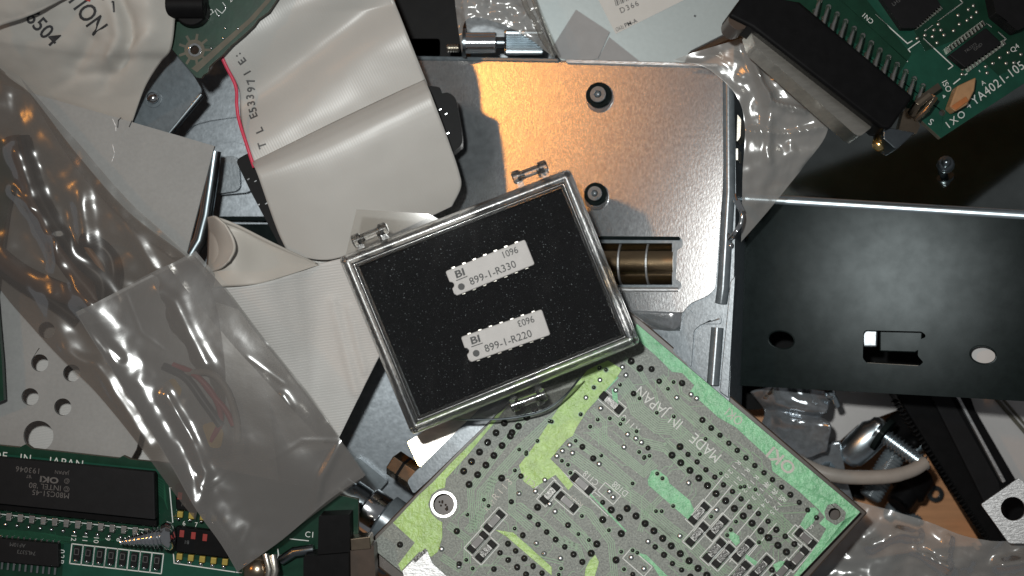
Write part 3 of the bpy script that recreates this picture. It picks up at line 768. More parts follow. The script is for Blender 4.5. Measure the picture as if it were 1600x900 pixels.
b = MB(); b.prism(BD, [(1483, 86), (1541, 43), (1566, 67), (1508, 106)], 0, 2); ch = b.build('chip', M['epoxy'], t, .3)
b = MB()
for k in range(12): b.block(BD, 1482 + k * 5.0, 77 - k * 3.75, 9, 2.0, -60, .05, 1.0)
for k in range(12): b.block(BD, 1514 + k * 5.0, 107 - k * 3.75, 8, 2.0, -60, .05, .7)
b.build('chip_leads', M['nickel'], ch)
b = MB(); b.text(BD, '74LS373', 1509, 83, 4.5, 37, 2.05, space=1.0); b.text(BD, 'GND', 1523, 80, 5, 37, 2.05); b.text(BD, 'LH5164', 1396, 10, 6, 37, 2.05); b.build('chip_print', M['greyink'], ch, flat=True)
b = MB(); b.prism(BD, rpoly([(1548, -20), (1640, -20), (1640, 20), (1590, 48), (1556, 20)], 3), 0, 4); b.build('chip', M['epoxy'], t, .4)
b = MB()
for x, y in ((1521, 9), (1513, 15), (1497, 24), (1526, 19), (1518, 27), (1511, 32), (1499, 38), (1466, 38), (1459, 47), (1457, 57), (1475, 55), (1490, 48), (1464, 67), (1445, 55), (1433, 60), (1562, 90), (1575, 82), (1551, 99), (1572, 99), (1540, 104), (1542, 114), (1584, 98), (1595, 85), (1503, 116), (1504, 108), (1470, 47)):
    b.dome(BD, x, y, 3.2, .35)
b.build('via', M['nickel'], t)
b = MB(); b.prism(BD, [(1484, 166), (1496, 134), (1526, 120), (1523, 142), (1512, 163), (1493, 174)], 0, 3.2); cp_ = b.build('ceramic_capacitor', M['tan'], t, .4)
b = MB(); b.prism(BD, [(1486, 166), (1510, 150), (1514, 157), (1494, 172)], 3.2, 3.6); b.build('terminal', M['rust'], cp_, .2)
# dark lumps behind the board
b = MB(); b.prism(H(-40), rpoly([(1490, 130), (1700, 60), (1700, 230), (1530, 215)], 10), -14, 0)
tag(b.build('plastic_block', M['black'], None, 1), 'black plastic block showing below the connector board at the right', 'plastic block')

# ================================================================ main board
t = thing('circuit_board', 960, 720, -16, 'large grey green board, solder side up, edged with bright green copper', 'circuit board')
MBP = Plane(960, 720, -14, .09, -.165)
outl = [(577, 853), (952, 469), (995, 505), (1345, 800), (1226, 925), (1000, 1060), (830, 1060), (640, 905)]
b = MB()
b.prism(MBP, outl, -1.6, 0, [(693, 788, 16.5), (1304, 803, 9)], 0, 1)
b.build('board', [M['mask'], M['boardedge']], t, .1)
b = MB(); b.prism(MBP, [(560, 862), (952, 462), (1003, 500), (1356, 801), (1240, 930), (1000, 1070), (820, 1070)], -5.5, -3.4)
b.build('backing_plate', M['brown'], t, .4)
pours = [
 [(995, 506), (1344, 800), (1264, 884), (1226, 924), (1205, 940), (1236, 905), (1255, 880), (1280, 846), (1291, 826), (1280, 818), (1289, 808), (1280, 797), (1250, 769), (1207, 736), (1204, 718), (1150, 668), (1122, 652), (1098, 630), (1078, 612), (1085, 602), (1066, 583), (1050, 581), (1025, 556), (1003, 537), (990, 520)],
 [(1258, 806), (1266, 793), (1274, 793), (1280, 800), (1270, 818), (1258, 828), (1250, 820)],
 [(918, 578), (932, 571), (950, 563), (972, 577), (962, 592), (917, 642), (901, 668), (895, 681), (886, 686), (860, 717), (876, 733), (896, 757), (888, 766), (868, 742), (833, 763), (818, 752), (811, 727), (832, 700), (848, 675), (880, 626)],
 [(760, 668), (776, 648), (792, 636), (735, 706), (697, 748), (695, 762), (684, 765), (674, 773), (669, 788), (674, 803), (684, 812), (691, 816), (691, 840), (684, 862), (674, 870), (655, 862), (627, 892), (622, 882), (648, 848), (614, 817), (655, 773), (676, 754), (704, 724), (739, 690)],
 [(1018, 736), (1012, 750), (1013, 758), (1075, 812), (1085, 798), (1078, 782), (1046, 755), (1043, 746), (1026, 733)],
 [(930, 867), (936, 878), (928, 905), (913, 905), (915, 888), (922, 875)],
 [(992, 862), (1010, 867), (1048, 905), (1033, 905), (1020, 884)],
 [(1140, 827), (1155, 838), (1156, 848), (1150, 853), (1137, 838)],
 [(774, 828), (802, 832), (862, 886), (862, 899), (829, 871), (791, 838)],
 [(1166, 866), (1184, 878), (1180, 884), (1164, 872)],
 [(1208, 882), (1220, 876), (1240, 880), (1214, 896)],
]
b = MB()
hl = rpoly([(1293, 789), (1306, 786), (1322, 800), (1320, 812), (1306, 821), (1291, 812), (1288, 800)], 2)
for k, p in enumerate(pours):
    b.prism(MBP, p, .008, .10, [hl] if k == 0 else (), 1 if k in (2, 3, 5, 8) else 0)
b.line(MBP, [(964, 590), (850, 707)], 4.5, .09); b.line(MBP, [(960, 610), (962, 632)], 8, .09); b.line(MBP, [(920, 770), (978, 830)], 2.5, .07)
b.build('copper_pour', [M['pour'], M['pour_lit']], t, .03)
def offpoly(pts, d):
    out = []; P = [Vector(p) for p in pts]
    for i, p in enumerate(P):
        n = Vector((0, 0))
        for a, c in ((i - 1, i), (i, i + 1)):
            if a >= 0 and c < len(P):
                e = (P[c] - P[a]).normalized(); n += Vector((-e.y, e.x))
        n.normalize(); out.append(tuple(p + n * d))
    return out
bundles = [
 ([(972, 598), (990, 622), (996, 640), (1028, 666), (1052, 668), (1100, 712), (1170, 768), (1196, 800), (1240, 838)], 8, 3.3),
 ([(1030, 590), (1046, 612), (1060, 632), (1096, 664), (1160, 716), (1200, 752)], 6, 3.2),
 ([(925, 672), (1006, 738), (1022, 722)], 6, 3.2),
 ([(895, 712), (930, 738), (1000, 784), (1046, 826), (1080, 850), (1130, 900)], 6, 3.3),
 ([(905, 610), (868, 650), (815, 700), (752, 770), (748, 830)], 5, 3.2),
 ([(790, 690), (735, 765), (740, 832)], 4, 3.2),
 ([(902, 792), (920, 800), (955, 848), (960, 900)], 4, 3.2),
 ([(690, 870), (720, 890)], 4, 3.2),
 ([(1100, 650), (1130, 680), (1130, 692)], 1, 3), ([(1140, 690), (1158, 704), (1160, 718)], 1, 3), ([(1160, 700), (1175, 712), (1178, 735)], 1, 3), ([(1175, 706), (1190, 718), (1192, 742)], 1, 3),
 ([(1215, 792), (1246, 788)], 1, 3), ([(1222, 802), (1264, 800)], 1, 3), ([(1200, 800), (1212, 810), (1212, 828)], 1, 3), ([(1220, 800), (1226, 812), (1228, 838)], 1, 3),
 ([(1010, 598), (1024, 614), (1030, 640)], 2, 3), ([(1062, 600), (1064, 614), (1080, 626)], 2, 3), ([(820, 850), (840, 870), (880, 880)], 2, 4), ([(880, 840), (905, 858), (912, 880)], 3, 3),
 ([(1110, 870), (1150, 900)], 3, 4), ([(840, 690), (870, 664), (885, 650)], 3, 3.2), ([(775, 655), (720, 716), (712, 740)], 2, 4),
 ([(848, 700), (800, 750), (800, 800), (830, 826)], 4, 3.4), ([(770, 745), (762, 790), (730, 830)], 4, 3.2), ([(890, 680), (935, 712), (990, 760)], 5, 3.2), ([(1040, 690), (1090, 735), (1120, 765)], 4, 3.2),
 ([(960, 650), (1000, 690), (1040, 700), (1080, 740)], 5, 3.2), ([(870, 800), (910, 838), (925, 860)], 5, 3.4), ([(1000, 800), (1060, 850), (1080, 890)], 4, 3.2), ([(810, 790), (850, 820), (880, 850), (905, 856)], 4, 3.4),
 ([(1050, 760), (1010, 800), (1000, 830)], 3, 3.4), ([(1180, 740), (1230, 782)], 4, 3.2), ([(700, 820), (730, 842), (730, 880)], 4, 3.4), ([(975, 560), (1000, 580), (1010, 598)], 3, 3.2), ([(1150, 800), (1180, 826), (1200, 860)], 3, 3.4),
 ([(925, 640), (945, 660), (945, 690)], 3, 3.2), ([(1020, 850), (1060, 882), (1100, 890)], 3, 3.2), ([(830, 640), (790, 690)], 4, 3.2),
]
b = MB()
for p, n, sp in bundles:
    for k in range(n): b.line(MBP, offpoly(p, (k - (n - 1) / 2) * sp), 1.35, .02)
rr = random.Random(4)
for k in range(150):
    x, y = rr.uniform(700, 1240), rr.uniform(600, 905)
    if not (y > 853 - (x - 577) * 1.0 + 60 and y > 505 + (x - 995) * .843 + 50): continue
    a = rr.choice((-41, 49, 49, -41, 4, 90)); l = rr.uniform(8, 38); c, s_ = math.cos(R(a)), -math.sin(R(a))
    a2 = R(a + rr.choice((-45, 45)))
    b.line(MBP, [(x, y), (x + l * c, y + l * s_), (x + l * c + l * .5 * math.cos(a2), y + l * s_ - l * .5 * math.sin(a2))], 1.0, .022)
b.build('copper_traces', M['trace'], t, flat=True)
# resistors with printed frames: (x, y, direction, print frame length, kind)
DR, UR = -41, 48
chips = [(955, 629, DR, 44, 0), (909, 756, DR, 42, 1), (886, 784, DR, 40, 1), (859, 771, UR, 38, 0), (1092, 802, UR, 40, 0), (1089, 835, UR, 44, 0), (1121, 824, UR, 42, 0), (1116, 860, UR, 44, 0),
         (1130, 869, UR, 44, 0), (1161, 860, UR, 42, 0), (1155, 895, UR, 44, 0), (1189, 887, UR, 44, 0), (1259, 841, DR, 38, 1), (1247, 872, UR, 42, 1), (772, 814, UR, 40, 1), (746, 847, UR, 40, 1), (759, 861, UR, 40, 0), (1222, 893, UR, 40, 1)]
silk = MB()
for x, y, a, l, kind in chips:
    r = MB(); r.block(MBP, x, y, l * .52, 11, a, 0, .9)
    rb = r.build('chip_resistor', M['resbody'] if kind else M['darksolder'], t, .12)
    r = MB(); c, s_ = math.cos(R(a)), -math.sin(R(a))
    for q in (-.25, .25): r.block(MBP, x + q * l * .92 * c, y + q * l * .92 * s_, l * .035, 7, a, .02, .96)
    r.build('terminal', M['silk'], rb)
    r = MB()
    for q in (-.36, .36): r.block(MBP, x + q * l * c, y + q * l * s_, l * .24, 13.5, a, .01, .55)
    r.build('solder_fillet', M['flux'], rb, .2)
    silk.frame(MBP, x, y, l * 1.06, 19, a, 1.5, .05)
for x, y, a, l, w_ in ((852, 759, UR, 34, 18), (952, 771, DR, 32, 18), (996, 879, DR, 44, 20), (1252, 841, DR, 42, 20)): silk.frame(MBP, x, y, l, w_, a, 1.6, .05)
for k, (x0, y0, x1, y1) in enumerate(((1130, 745, 1075, 812), (1144, 758, 1084, 830), (1157, 770, 1100, 838), (1171, 781, 1108, 856), (1186, 793, 1125, 865), (1200, 804, 1140, 878), (1213, 818, 1160, 880), (880, 738, 950, 806), (896, 742, 938, 776))): silk.line(MBP, [(x0, y0), (x1, y1)], 1.5, .05)
silk.text(MBP, 'MADE', 1129, 712, 17, 139.5, .05, sx=.86); silk.text(MBP, 'IN', 1069, 660, 17, 139.5, .05, sx=.86); silk.text(MBP, 'JAPAN', 1046, 641, 17, 139.5, .05, sx=.86)
silk.text(MBP, 'R116', 1001, 671, 10, 137, .05, space=1.25); silk.text(MBP, 'C118', 937, 753, 10, 139, .05, sx=.9); silk.text(MBP, 'D108', 983, 770, 10, 139, .05, sx=.9)
for k in range(6): silk.text(MBP, 'R%d' % (120 + k), 1153 + k * 14.2, 718 + k * 11.5, 8, -132, .05, space=1.55)
for k, s_ in enumerate(('28', '29', '26')): silk.text(MBP, s_, 1200 + k * 11, 752 + k * 10, 7, -132, .05)
silk.text(MBP, 'S', 1272, 822, 8, 139, .05)
silk.build('silkscreen', M['silk'], t, flat=True)
b = MB(); b.text(MBP, 'OKI', 1246, 730, 19, 139.5, .13, sx=1.1, bold=.02); b.text(MBP, 'OKI', 1163, 656, 14, 139.5, .13, sx=.9)
b.text(MBP, 'R113', 775, 783, 11, 48, .05, space=1.3); b.text(MBP, 'R117', 762, 800, 8, 48, .05, sx=.8); b.text(MBP, 'C111', 838, 756, 9, 137, .13); b.text(MBP, 'R119', 912, 788, 8, 139, .05)
b.build('pale_print', M['palesilk'], t, flat=True)
# solder joints
A = lambda L_: [(800 + x / 4, 675 + y / 4) for x, y in L_]
Bz = lambda L_: [(400 + x / 4, 675 + y / 4) for x, y in L_]
Cz = lambda L_: [(800 + x / 4, 450 + y / 4) for x, y in L_]
Dz = lambda L_: [(1200 + x / 4, 675 + y / 4) for x, y in L_]
rs = random.Random(11)
big = A([(1000, 145), (1055, 192), (1112, 240), (1168, 288), (1222, 335), (1275, 385), (1335, 430), (1390, 478), (1445, 525), (1500, 570), (1555, 618), (1600, 660), (720, 478), (775, 525), (832, 572), (887, 618), (942, 665), (995, 712), (1052, 760), (1107, 805), (1163, 852), (1218, 895),
         (567, 548), (530, 700), (495, 758), (683, 635), (650, 800), (620, 487), (672, 535), (160, 470), (1050, 92)]) + \
      Bz([(1500, 5), (1448, 65), (1397, 125), (1347, 185), (1298, 245), (1590, 25), (1538, 85), (1487, 147), (1437, 207), (1385, 267), (1332, 328), (1535, 288)]) + [(788, 661), (810, 666), (823, 652), (836, 641), (800, 676)] + Cz([(745, 458), (800, 502)]) + Dz([(5, 660), (62, 708), (115, 750)])
med = A([(1100, 140), (1157, 187), (1212, 236), (1268, 282), (1322, 330), (1378, 372), (1432, 418), (1485, 468), (1540, 510), (1600, 558), (1300, 20), (1355, 70), (1408, 115), (1462, 162), (1518, 210), (1575, 255), (110, 530), (163, 578), (217, 625), (273, 672), (330, 718), (385, 765), (440, 812),
         (895, 718), (950, 768), (1003, 822), (1060, 862), (1115, 905), (567, 440), (755, 890), (508, 165), (850, 100), (440, 93), (350, 582), (67, 648), (22, 742), (77, 790), (132, 836), (188, 882), (33, 848), (88, 890)]) + \
      Dz([(28, 298), (85, 345), (140, 392), (195, 440), (248, 488), (303, 535), (52, 610), (108, 652), (165, 700), (25, 862)]) + Bz([(1255, 620), (1270, 825), (1525, 755), (1575, 698), (1578, 798), (1487, 857)]) + Cz([(1190, 825), (1245, 875), (760, 660), (1063, 595), (920, 583), (873, 507)]) + \
      [(814, 744), (799, 784), (817, 836), (806, 861), (819, 872), (833, 885), (847, 896), (794, 875), (808, 886), (625, 851)]
bright = A([(723, 15), (775, 40), (810, 65), (315, 118), (280, 150), (378, 132), (360, 82), (545, 200), (235, 450), (270, 497), (303, 790), (1280, 487), (1105, 318), (850, 685), (1050, 650), (610, 372), (632, 408), (205, 300), (147, 370), (745, 785), (825, 855), (700, 95)]) + Cz([(555, 752), (648, 640), (1030, 685), (712, 545), (550, 575), (462, 685), (690, 495), (1120, 665), (1155, 690)]) + [(690, 858), (811, 771), (838, 849), (850, 865), (717, 885)]
small = [(rs.uniform(720, 1200), rs.uniform(640, 898)) for _ in range(90)]
small = [p for p in small if p[1] > 853 - (p[0] - 577) * 1.0 + 70 and p[1] > 505 + (p[0] - 995) * .843 + 60 and all(math.hypot(p[0] - q[0], p[1] - q[1]) > 11 for q in big + med + bright) and all(math.hypot(p[0] - q[0], p[1] - q[1]) > 24 for q in chips)]
small += A([(795, 125), (828, 155), (350, 205), (365, 255), (398, 55), (312, 180), (437, 525), (415, 638), (200, 760), (152, 700), (307, 853), (900, 495), (1245, 528), (683, 748), (45, 382), (60, 280), (908, 260), (940, 290), (1345, 645), (1368, 612), (700, 858), (1400, 560)]) + Cz([(905, 780), (1010, 588), (675, 605), (797, 690), (612, 815), (678, 850), (548, 500), (588, 512), (512, 622), (975, 630), (430, 790)])
def proto(name, mat, rpx, hh, base=.0):
    b = MB(); c = MBP.at(960, 720, 0); b.dome(MBP, 960, 720, rpx, hh, base, 14, 4); b.v = [v - c for v in b.v]
    return b.build(name, mat)
def jdev(i, r): return 0
k = 0
p_big, p_med, p_bri, p_sml = proto('solder_joint', M['darksolder'], 5.9, 1.0), proto('solder_joint', M['darksolder'], 4.5, .7), proto('solder_joint', M['softsolder'], 4.6, .45), None
used = [0, 0, 0]
allj = [(x, y, 0) for x, y in big] + [(x, y, 2) for x, y in bright] + [(x, y, 1) for x, y in med]
rest = MB(); rest2 = MB()
for i, (x, y, kd) in enumerate(allj):
    if i < 100:
        src = (p_big, p_med, p_bri)[kd]
        if used[kd] == 0:
            src.parent = t; src.location = MBP.at(x, y, 0) * .001 - t.location; used[kd] = 1
        else:
            c = copypart(src, t, x, y, MBP, 0, rr.uniform(-.4, .4))
    else:
        rest.dome(MBP, x, y, rr.uniform(4.3, 5.4), .8)
if not used[1]: bpy.data.objects.remove(p_med)
for x, y in small: rest.dome(MBP, x, y, 3.3, .4)
rest.build('solder_joints', M['darksolder'], t)['kind'] = 'stuff'
b = MB()
for x, y in small + med[::2]: b.dome(MBP, x - .5, y - .5, 1.3, .9, .25 if (x, y) in small else .6, 8, 3)
for x, y in big: b.dome(MBP, x + rr.uniform(-1, 1), y + rr.uniform(-1, 1), 1.3, .3, .86, 8, 3)
b.build('solder_tips', M['solder'], t)['kind'] = 'stuff'
b = MB()
for x, y in small: b.ring(MBP, x, y, 3.2, 4.4, .01, .12, 14)
b.build('pad_rings', M['trace'], t)['kind'] = 'stuff'
b = MB(); b.ring(MBP, 693, 788, 16.5, 21, .02, .25, 36); b.build('hole_ring', M['pin'], t, .12)
b = MB(); b.disc(MBP, 693, 789, 20, -3.2, -2.4); 
for k in range(9): b.dome(MBP, 693 + rr.uniform(-8, 8), 790 + rr.uniform(-8, 8), 1.8, .6, -2.4, 8, 3)
b.build('hole_bottom', M['brown'], t)
b = MB(); b.prism(MBP, [(658, 863), (668, 861), (676, 880), (700, 902), (706, 930), (640, 930), (628, 892)], .02, .3); b.build('tinned_pad', M['silver'], t, .1)
b = MB(); b.line(MBP, [(648, 876), (665, 860)], 6, .35); b.build('pad_slit', M['darksolder'], t, flat=True)

# ================================================================ lower left board
t = thing('circuit_board', 180, 810, -18, 'dark green board with a large socketed black chip, lower left', 'circuit board')
LB = Plane(180, 810, -16, .03, .03)
b = MB(); b.prism(LB, [(-60, 690), (30, 699), (40, 694), (50, 701), (185, 716), (192, 712), (205, 718), (262, 724), (330, 731), (560, 780), (560, 960), (-60, 960)], -1.6, 0, (), 0, 1)
b.build('board', [M['dgreen'], M['boardedge']], t, .08)
b = MB(); b.prism(LB, [(100, 848), (258, 864), (330, 880), (480, 905), (480, 960), (94, 960)], .012, .03); b.prism(LB, [(-60, 703), (262, 735), (262, 742), (-60, 712)], .012, .03); b.build('green_copper', M['mgreen'], t, flat=True)
b = MB()
for k in range(9): b.line(LB, [(-20, 826 + k * 1.9 * 1), (60 + 6 * k, 832 + k * 2.2), (100 + k * 9, 838 + k * .6), (190, 846 + k * .5)], .8, .03)
for k in range(7): b.line(LB, [(243, 744 + k * 4), (256, 752 + k * 4.5), (262, 790 + k)], .8, .03)
for k in range(10): b.line(LB, [(14 + k * 8, 832), (18 + k * 8, 842)], .8, .03)
b.build('copper_traces', M['dtrace'], t, flat=True)
b = MB()
b.text(LB, 'MADE', 11, 718.5, 12, -6.3, .06, align='RIGHT', space=1.12); b.text(LB, 'IN', 30, 720.5, 12, -6.3, .06, space=1.12); b.text(LB, 'JAPAN', 76, 725.5, 12, -6.3, .06, space=1.15)
for k, s_ in enumerate(('12', '11', '10', '9', '8')): b.text(LB, s_, 112 + k * 17.6, 834 + k * 1.6, 8, -96, .06)
b.text(LB, '02B', 92.5, 858, 9, -94, .06, space=1.25); b.text(LB, 'OIC', 244, 797, 6, 86, .06); b.text(LB, '5', 244, 853, 6, -96, .06)
for k in range(8):
    x, y = 119.5 + k * 17.9, 866 + k * 2.0
    b.frame(LB, x, y, 17.9, 31, -6.5, 1.7, .05)
b.line(LB, [(-20, 801), (236, 829)], 1.5, .05); b.line(LB, [(265, 762), (268, 762)], 1.6, .05); b.line(LB, [(265, 762), (270, 816)], 1.6, .05); b.line(LB, [(271, 866), (272, 880), (368, 894), (390, 896)], 1.6, .05)
b.text(LB, 'C1', 476, 839, 9, -4, .05); b.line(LB, [(453, 842), (482, 845)], 1.4, .05); b.line(LB, [(434, 858), (436, 874)], 1.8, .05); b.text(LB, '6', 285, 821, 7, 0, .05); b.text(LB, '7', 304, 823, 7, 0, .05)
b.build('silkscreen', M['silk'], t, flat=True)
# big chip and its socket pins
b = MB(); b.prism(LB, [(-60, 712), (243, 741), (245, 823), (-60, 790)], 0, 2.2); sk = b.build('chip_socket', M['black'], t, .25)
b = MB(); b.prism(LB, [(-60, 709), (241, 738), (243, 812), (-60, 781)], 2.2, 4.6); ic = b.build('large_chip', M['epoxy'], t, .35)
b = MB(); a = 173.9; hh = 4.66
b.text(LB, 'M80C51-45', 109, 771, 8.5, a, hh, sx=.97, space=1.05); b.text(LB, '© INTEL \'80', 109, 760.5, 8.5, a, hh, sx=1.03); b.text(LB, '©', 109, 748, 8, a, hh); b.text(LB, 'OKI', 92, 747, 9, a, hh, bold=.035, sx=1.35); b.text(LB, '\'87', 50, 742.5, 5, a, hh)
b.text(LB, 'JAPAN', 108, 737, 5.5, a, hh); b.text(LB, '193046', 64, 732.5, 8.5, a, hh, space=1.1)
b.build('chip_print', M['resbody'], ic, flat=True)
for k in range(-2, 13):
    x, y = 13.5 + k * 17.95, 806 + k * 2.0
    b = MB(); b.block(LB, x, y, 8.5, 9, -6, 1.2, 1.9); b.block(LB, x - .5, y + 6, 8, 4, -6, 0, 1.7)
    p = b.build('chip_pin', M['pin'], t, .15)
    b = MB(); b.dome(LB, x - 4, y + 13, 4, .8); b.build('pin_solder', M['solder'], p)
for k in range(8):
    x, y = 119.5 + k * 17.9, 866 + k * 2.0
    b = MB(); b.block(LB, x, y - 1, 10, 22, -6.5, 0, .9); rz = b.build('chip_resistor', M['epoxy'], t, .15)
    b = MB(); b.frame(LB, x, y - 4, 6.5, 9, -6.5, 1.0, .95); b.build('resistor_mark', M['greyink'], rz, flat=True)
    b = MB(); b.dome(LB, x - 1, y + 9, 3.6, .8, .5); b.build('resistor_solder', M['solder'], rz)
b = MB(); b.prism(LB, [(-40, 838), (91, 850), (92, 886), (-40, 874)], 0, 2.0); ch = b.build('small_chip', M['epoxy'], t, .25)
b = MB()
for k in range(-2, 10): b.block(LB, 3 + k * 9.2, 884 + k * .95, 3.2, 12, -6, .1, .9)
for k in range(-2, 10): b.block(LB, 10 + k * 9.0, 841 + k * .9, 3, 8, -6, .05, .5)
b.build('chip_leads', M['solder'], ch, .12)
b = MB(); b.text(LB, '74LS373', 56, 862, 6, 174, 2.05); b.text(LB, 'AF10M', 40, 850, 6, 174, 2.05); b.build('chip_print', M['greyink'], ch, flat=True)
# the two switch packs with red marks and yellow pins
for (x0, y0, x1, y1, x2, y2, x3, y3), marks, tx in (((273, 757, 345, 764, 350, 803, 275, 796), ((281, 775), (300, 778)), (291, 786)), ((274, 823, 352, 832, 356, 872, 274, 862), ((284, 834), (302, 837), (320, 840)), (296, 845))):
    b = MB(); b.prism(LB, [(x0, y0), (x1, y1), (x2, y2), (x3, y3)], 0, 2.4); sw = b.build('switch_pack', M['black'], t, .3)
    b = MB()
    for x, y in marks: b.block(LB, x, y, 7, 11, -6, 2.41, 2.55)
    b.build('red_key', M['dullred'], sw, .05)
    b = MB(); b.text(LB, 'B1', tx[0], tx[1], 5.5, 174, 2.46); b.build('switch_print', M['greyink'], sw, flat=True)
    b = MB()
    for k in range(5): b.block(LB, x3 + 6 + k * 17.8, y3 + 8 + k * 2.1, 9, 10, -6, .3, 1.4); 
    b.build('switch_pins', M['yellow'], sw, .15)
    b = MB()
    for k in range(5): b.dome(LB, x3 + 5 + k * 17.8, y3 + 14 + k * 2.1, 4.5, 1.0)
    b.build('switch_solder', M['solder'], sw)
# parts at the right end of that board
b = MB(); b.prism(LB, rpoly([(498, 806), (546, 804), (548, 960), (494, 960)], 3), 0, 6.4); b.build('relay', M['black'], t, .6)
b = MB(); b.prism(LB, rpoly([(474, 870), (545, 864), (545, 960), (474, 960)], 3), 0, 7.8); b.build('relay', M['black'], t, .6)
b = MB(); b.prism(LB, rpoly([(546, 858), (584, 852), (590, 960), (546, 960)], 3), 0, 5.5); tb = b.build('terminal_block', M['brown'], t, .5)
b = MB(); b.prism(LB, [(546, 842), (578, 838), (580, 858), (547, 861)], 0, 5.8); b.build('terminal_tab', M['gunmetal'], tb, .3)
b = MB(); b.tube([LB.at(440, 875, 2), LB.at(460, 862, 3), LB.at(490, 858, 3)], 1.2, 10); b.build('clamp', M['darksteel'], t)

# self-tapping screw lying on that board
t = thing('screw', 230, 842, -14, 'shiny pointed screw lying on the lower left board', 'screw')
SZ = -10.5
b = MB(); pts = []; rad = []
for k in range(61):
    u = k / 60; pts.append(V(188 + 66 * u, 847 - 8 * u, SZ)); rad.append((.55 + 1.6 * min(1, u * 1.2)) * (1.16 if k % 6 < 2 else .86))
b.tube(pts, rad, 18); b.build('thread', M['chrome'], t, ang=60)
b = MB(); hp = Plane(262, 834, SZ, 0, 0)
b.tube([V(252, 839, SZ), V(256, 838.5, SZ), V(264, 837, SZ), V(270, 836.5, SZ), V(273, 836, SZ)], [1.9, 2.9, 3.4, 2.8, 1.3], 22); b.build('screw_head', M['chrome'], t)

# round screw head at the bottom edge
t = thing('screw', 408, 888, -10, 'brown tinted round screw head at the bottom edge below the bag tip', 'screw')
RS = H(-8)
b = MB(); b.dome(RS, 402, 892, 24, 3.0, -1, 26, 7); b.build('screw_head', M['gunmetal'], t)
b = MB(); b.tube([V(426, 868, -8), V(430, 890, -7), V(424, 915, -8)], 1.1, 10); b.tube([V(415, 866, -7), V(421, 890, -6), V(416, 915, -7)], .8, 10); b.build('split_ring', M['nickel'], t)

# barrel connector and bracket with hex standoff under the main board
t = thing('barrel_connector', 590, 800, -30, 'round metal barrel connector beside the main board corner', 'connector')
d0, d1 = V(512, 752, -30), V(672, 862, -26)
def on(u): return d0.lerp(d1, u)
b = MB(); b.tube([on(.12), on(.22), on(.22), on(.36)], [3.4, 3.4, 4.4, 4.4], 28); b.build('rear_barrel', M['darksteel'], t)
b = MB(); b.tube([on(.36), on(.38), on(.52), on(.53)], [4.6, 5.4, 5.4, 5.2], 32); b.build('bright_band', M['chrome'], t)
b = MB(); b.tube([on(.53), on(.54), on(.74), on(.75)], [5.4, 6.4, 6.4, 6.0], 32); b.build('grey_collar', M['zinc'], t)
b = MB(); b.tube([on(.75), on(1)], 4.5, 24); b.build('front_barrel', M['black'], t)

t = thing('slot_bracket', 690, 700, -26, 'bent bright steel bracket under the clear case and main board', 'bracket')
SB = Plane(690, 710, -21, .10, -.10)
b = MB(); b.prism(SB, rpoly([(636, 752), (648, 738), (752, 636), (800, 600), (812, 612), (668, 752), (646, 772)], [5, 3, 2, 2, 2, 5, 5]), -7, 0); b.build('edge_strip', M['zinc'], t, .5, 3)
SB2 = Plane(670, 690, -24, .0, -.15)
b = MB(); b.prism(SB2, rpoly([(640, 688), (700, 650), (760, 626), (740, 655), (664, 738), (652, 716)], 3), -1.2, 0); b.build('bright_tab', M['nickel'], t, .5)
b = MB(); b.prism(SB2, rpoly([(636, 690), (648, 684), (668, 730), (660, 742)], 4), -5, -.5); b.build('gold_corner', M['brass'], t, .8)
e0, e1_ = V(614, 722, -26), V(652, 748, -24)
b = MB(); b.tube([e0, e0.lerp(e1_, .03), e0.lerp(e1_, .97), e1_], [2.9, 3.3, 3.3, 3.0], 6); hx = b.build('hex_standoff', M['gunmetal'], t, .15)
b = MB(); b.tube([e0.lerp(e1_, .40), e0.lerp(e1_, .5)], 3.34, 6); b.build('groove', M['black'], hx)

# ================================================================ bottom right odds and ends
t = thing('lead_sheet', 1240, 650, -44, 'crumpled blue grey sheet metal scrap beneath the black bracket', 'metal scrap')
b = coons(smooth([(1172, 612, -40), (1215, 600, -36), (1262, 606, -38), (1302, 612, -42)]), smooth([(1190, 660, -46), (1230, 712, -46), (1260, 716, -44), (1290, 705, -42)]), smooth([(1172, 612, -40), (1195, 640, -44), (1190, 660, -46)]), smooth([(1302, 612, -42), (1292, 640, -38), (1286, 652, -40), (1298, 664, -38), (1290, 705, -42)]), 40, 40,
          lambda x, y, u, v: fbm(x, y, 60, 2) * 2.0 + ridges(x, y, [([(1200, 640), (1295, 655)], 6, -2.0)]))
b.build('sheet', M['lead'], t, thick=.5)
b = coons([(1255, 698, -50), (1312, 688, -48)], [(1270, 800, -50), (1338, 800, -50)], [(1255, 698, -50), (1270, 800, -50)], smooth([(1312, 688, -48), (1322, 740, -48), (1338, 800, -50)]), 20, 24, lambda x, y, u, v: fbm(x, y, 60, 6) * 1.2)
b.build('lower_sheet', M['lead'], t, thick=.5)
b = MB(); b.tube([V(1196, 612, -42), V(1206, 606, -38), V(1216, 614, -42)], 1.6, 12); b.dome(H(-43), 1198, 612, 16, 4); b.build('rivet', M['nickel'], t)
b = MB(); b.prism(H(-56), [(1240, 590), (1400, 590), (1404, 640), (1340, 664), (1300, 700), (1240, 690)], -.3, 0)
tag(b.build('paper_scrap', M['whitepanel']), 'flat white paper scrap under the black bracket edge', 'paper')
t = thing('edge_connector', 1470, 730, -50, 'long black card connector with toothed edge and silver rail', 'connector')
EC = Plane(1470, 720, -44, 0, .02)
b = MB(); b.prism(EC, [(1384, 590), (1506, 590), (1524, 640), (1640, 840), (1640, 900), (1556, 870), (1532, 832)], -9, 0); b.build('housing', M['black'], t, .6)
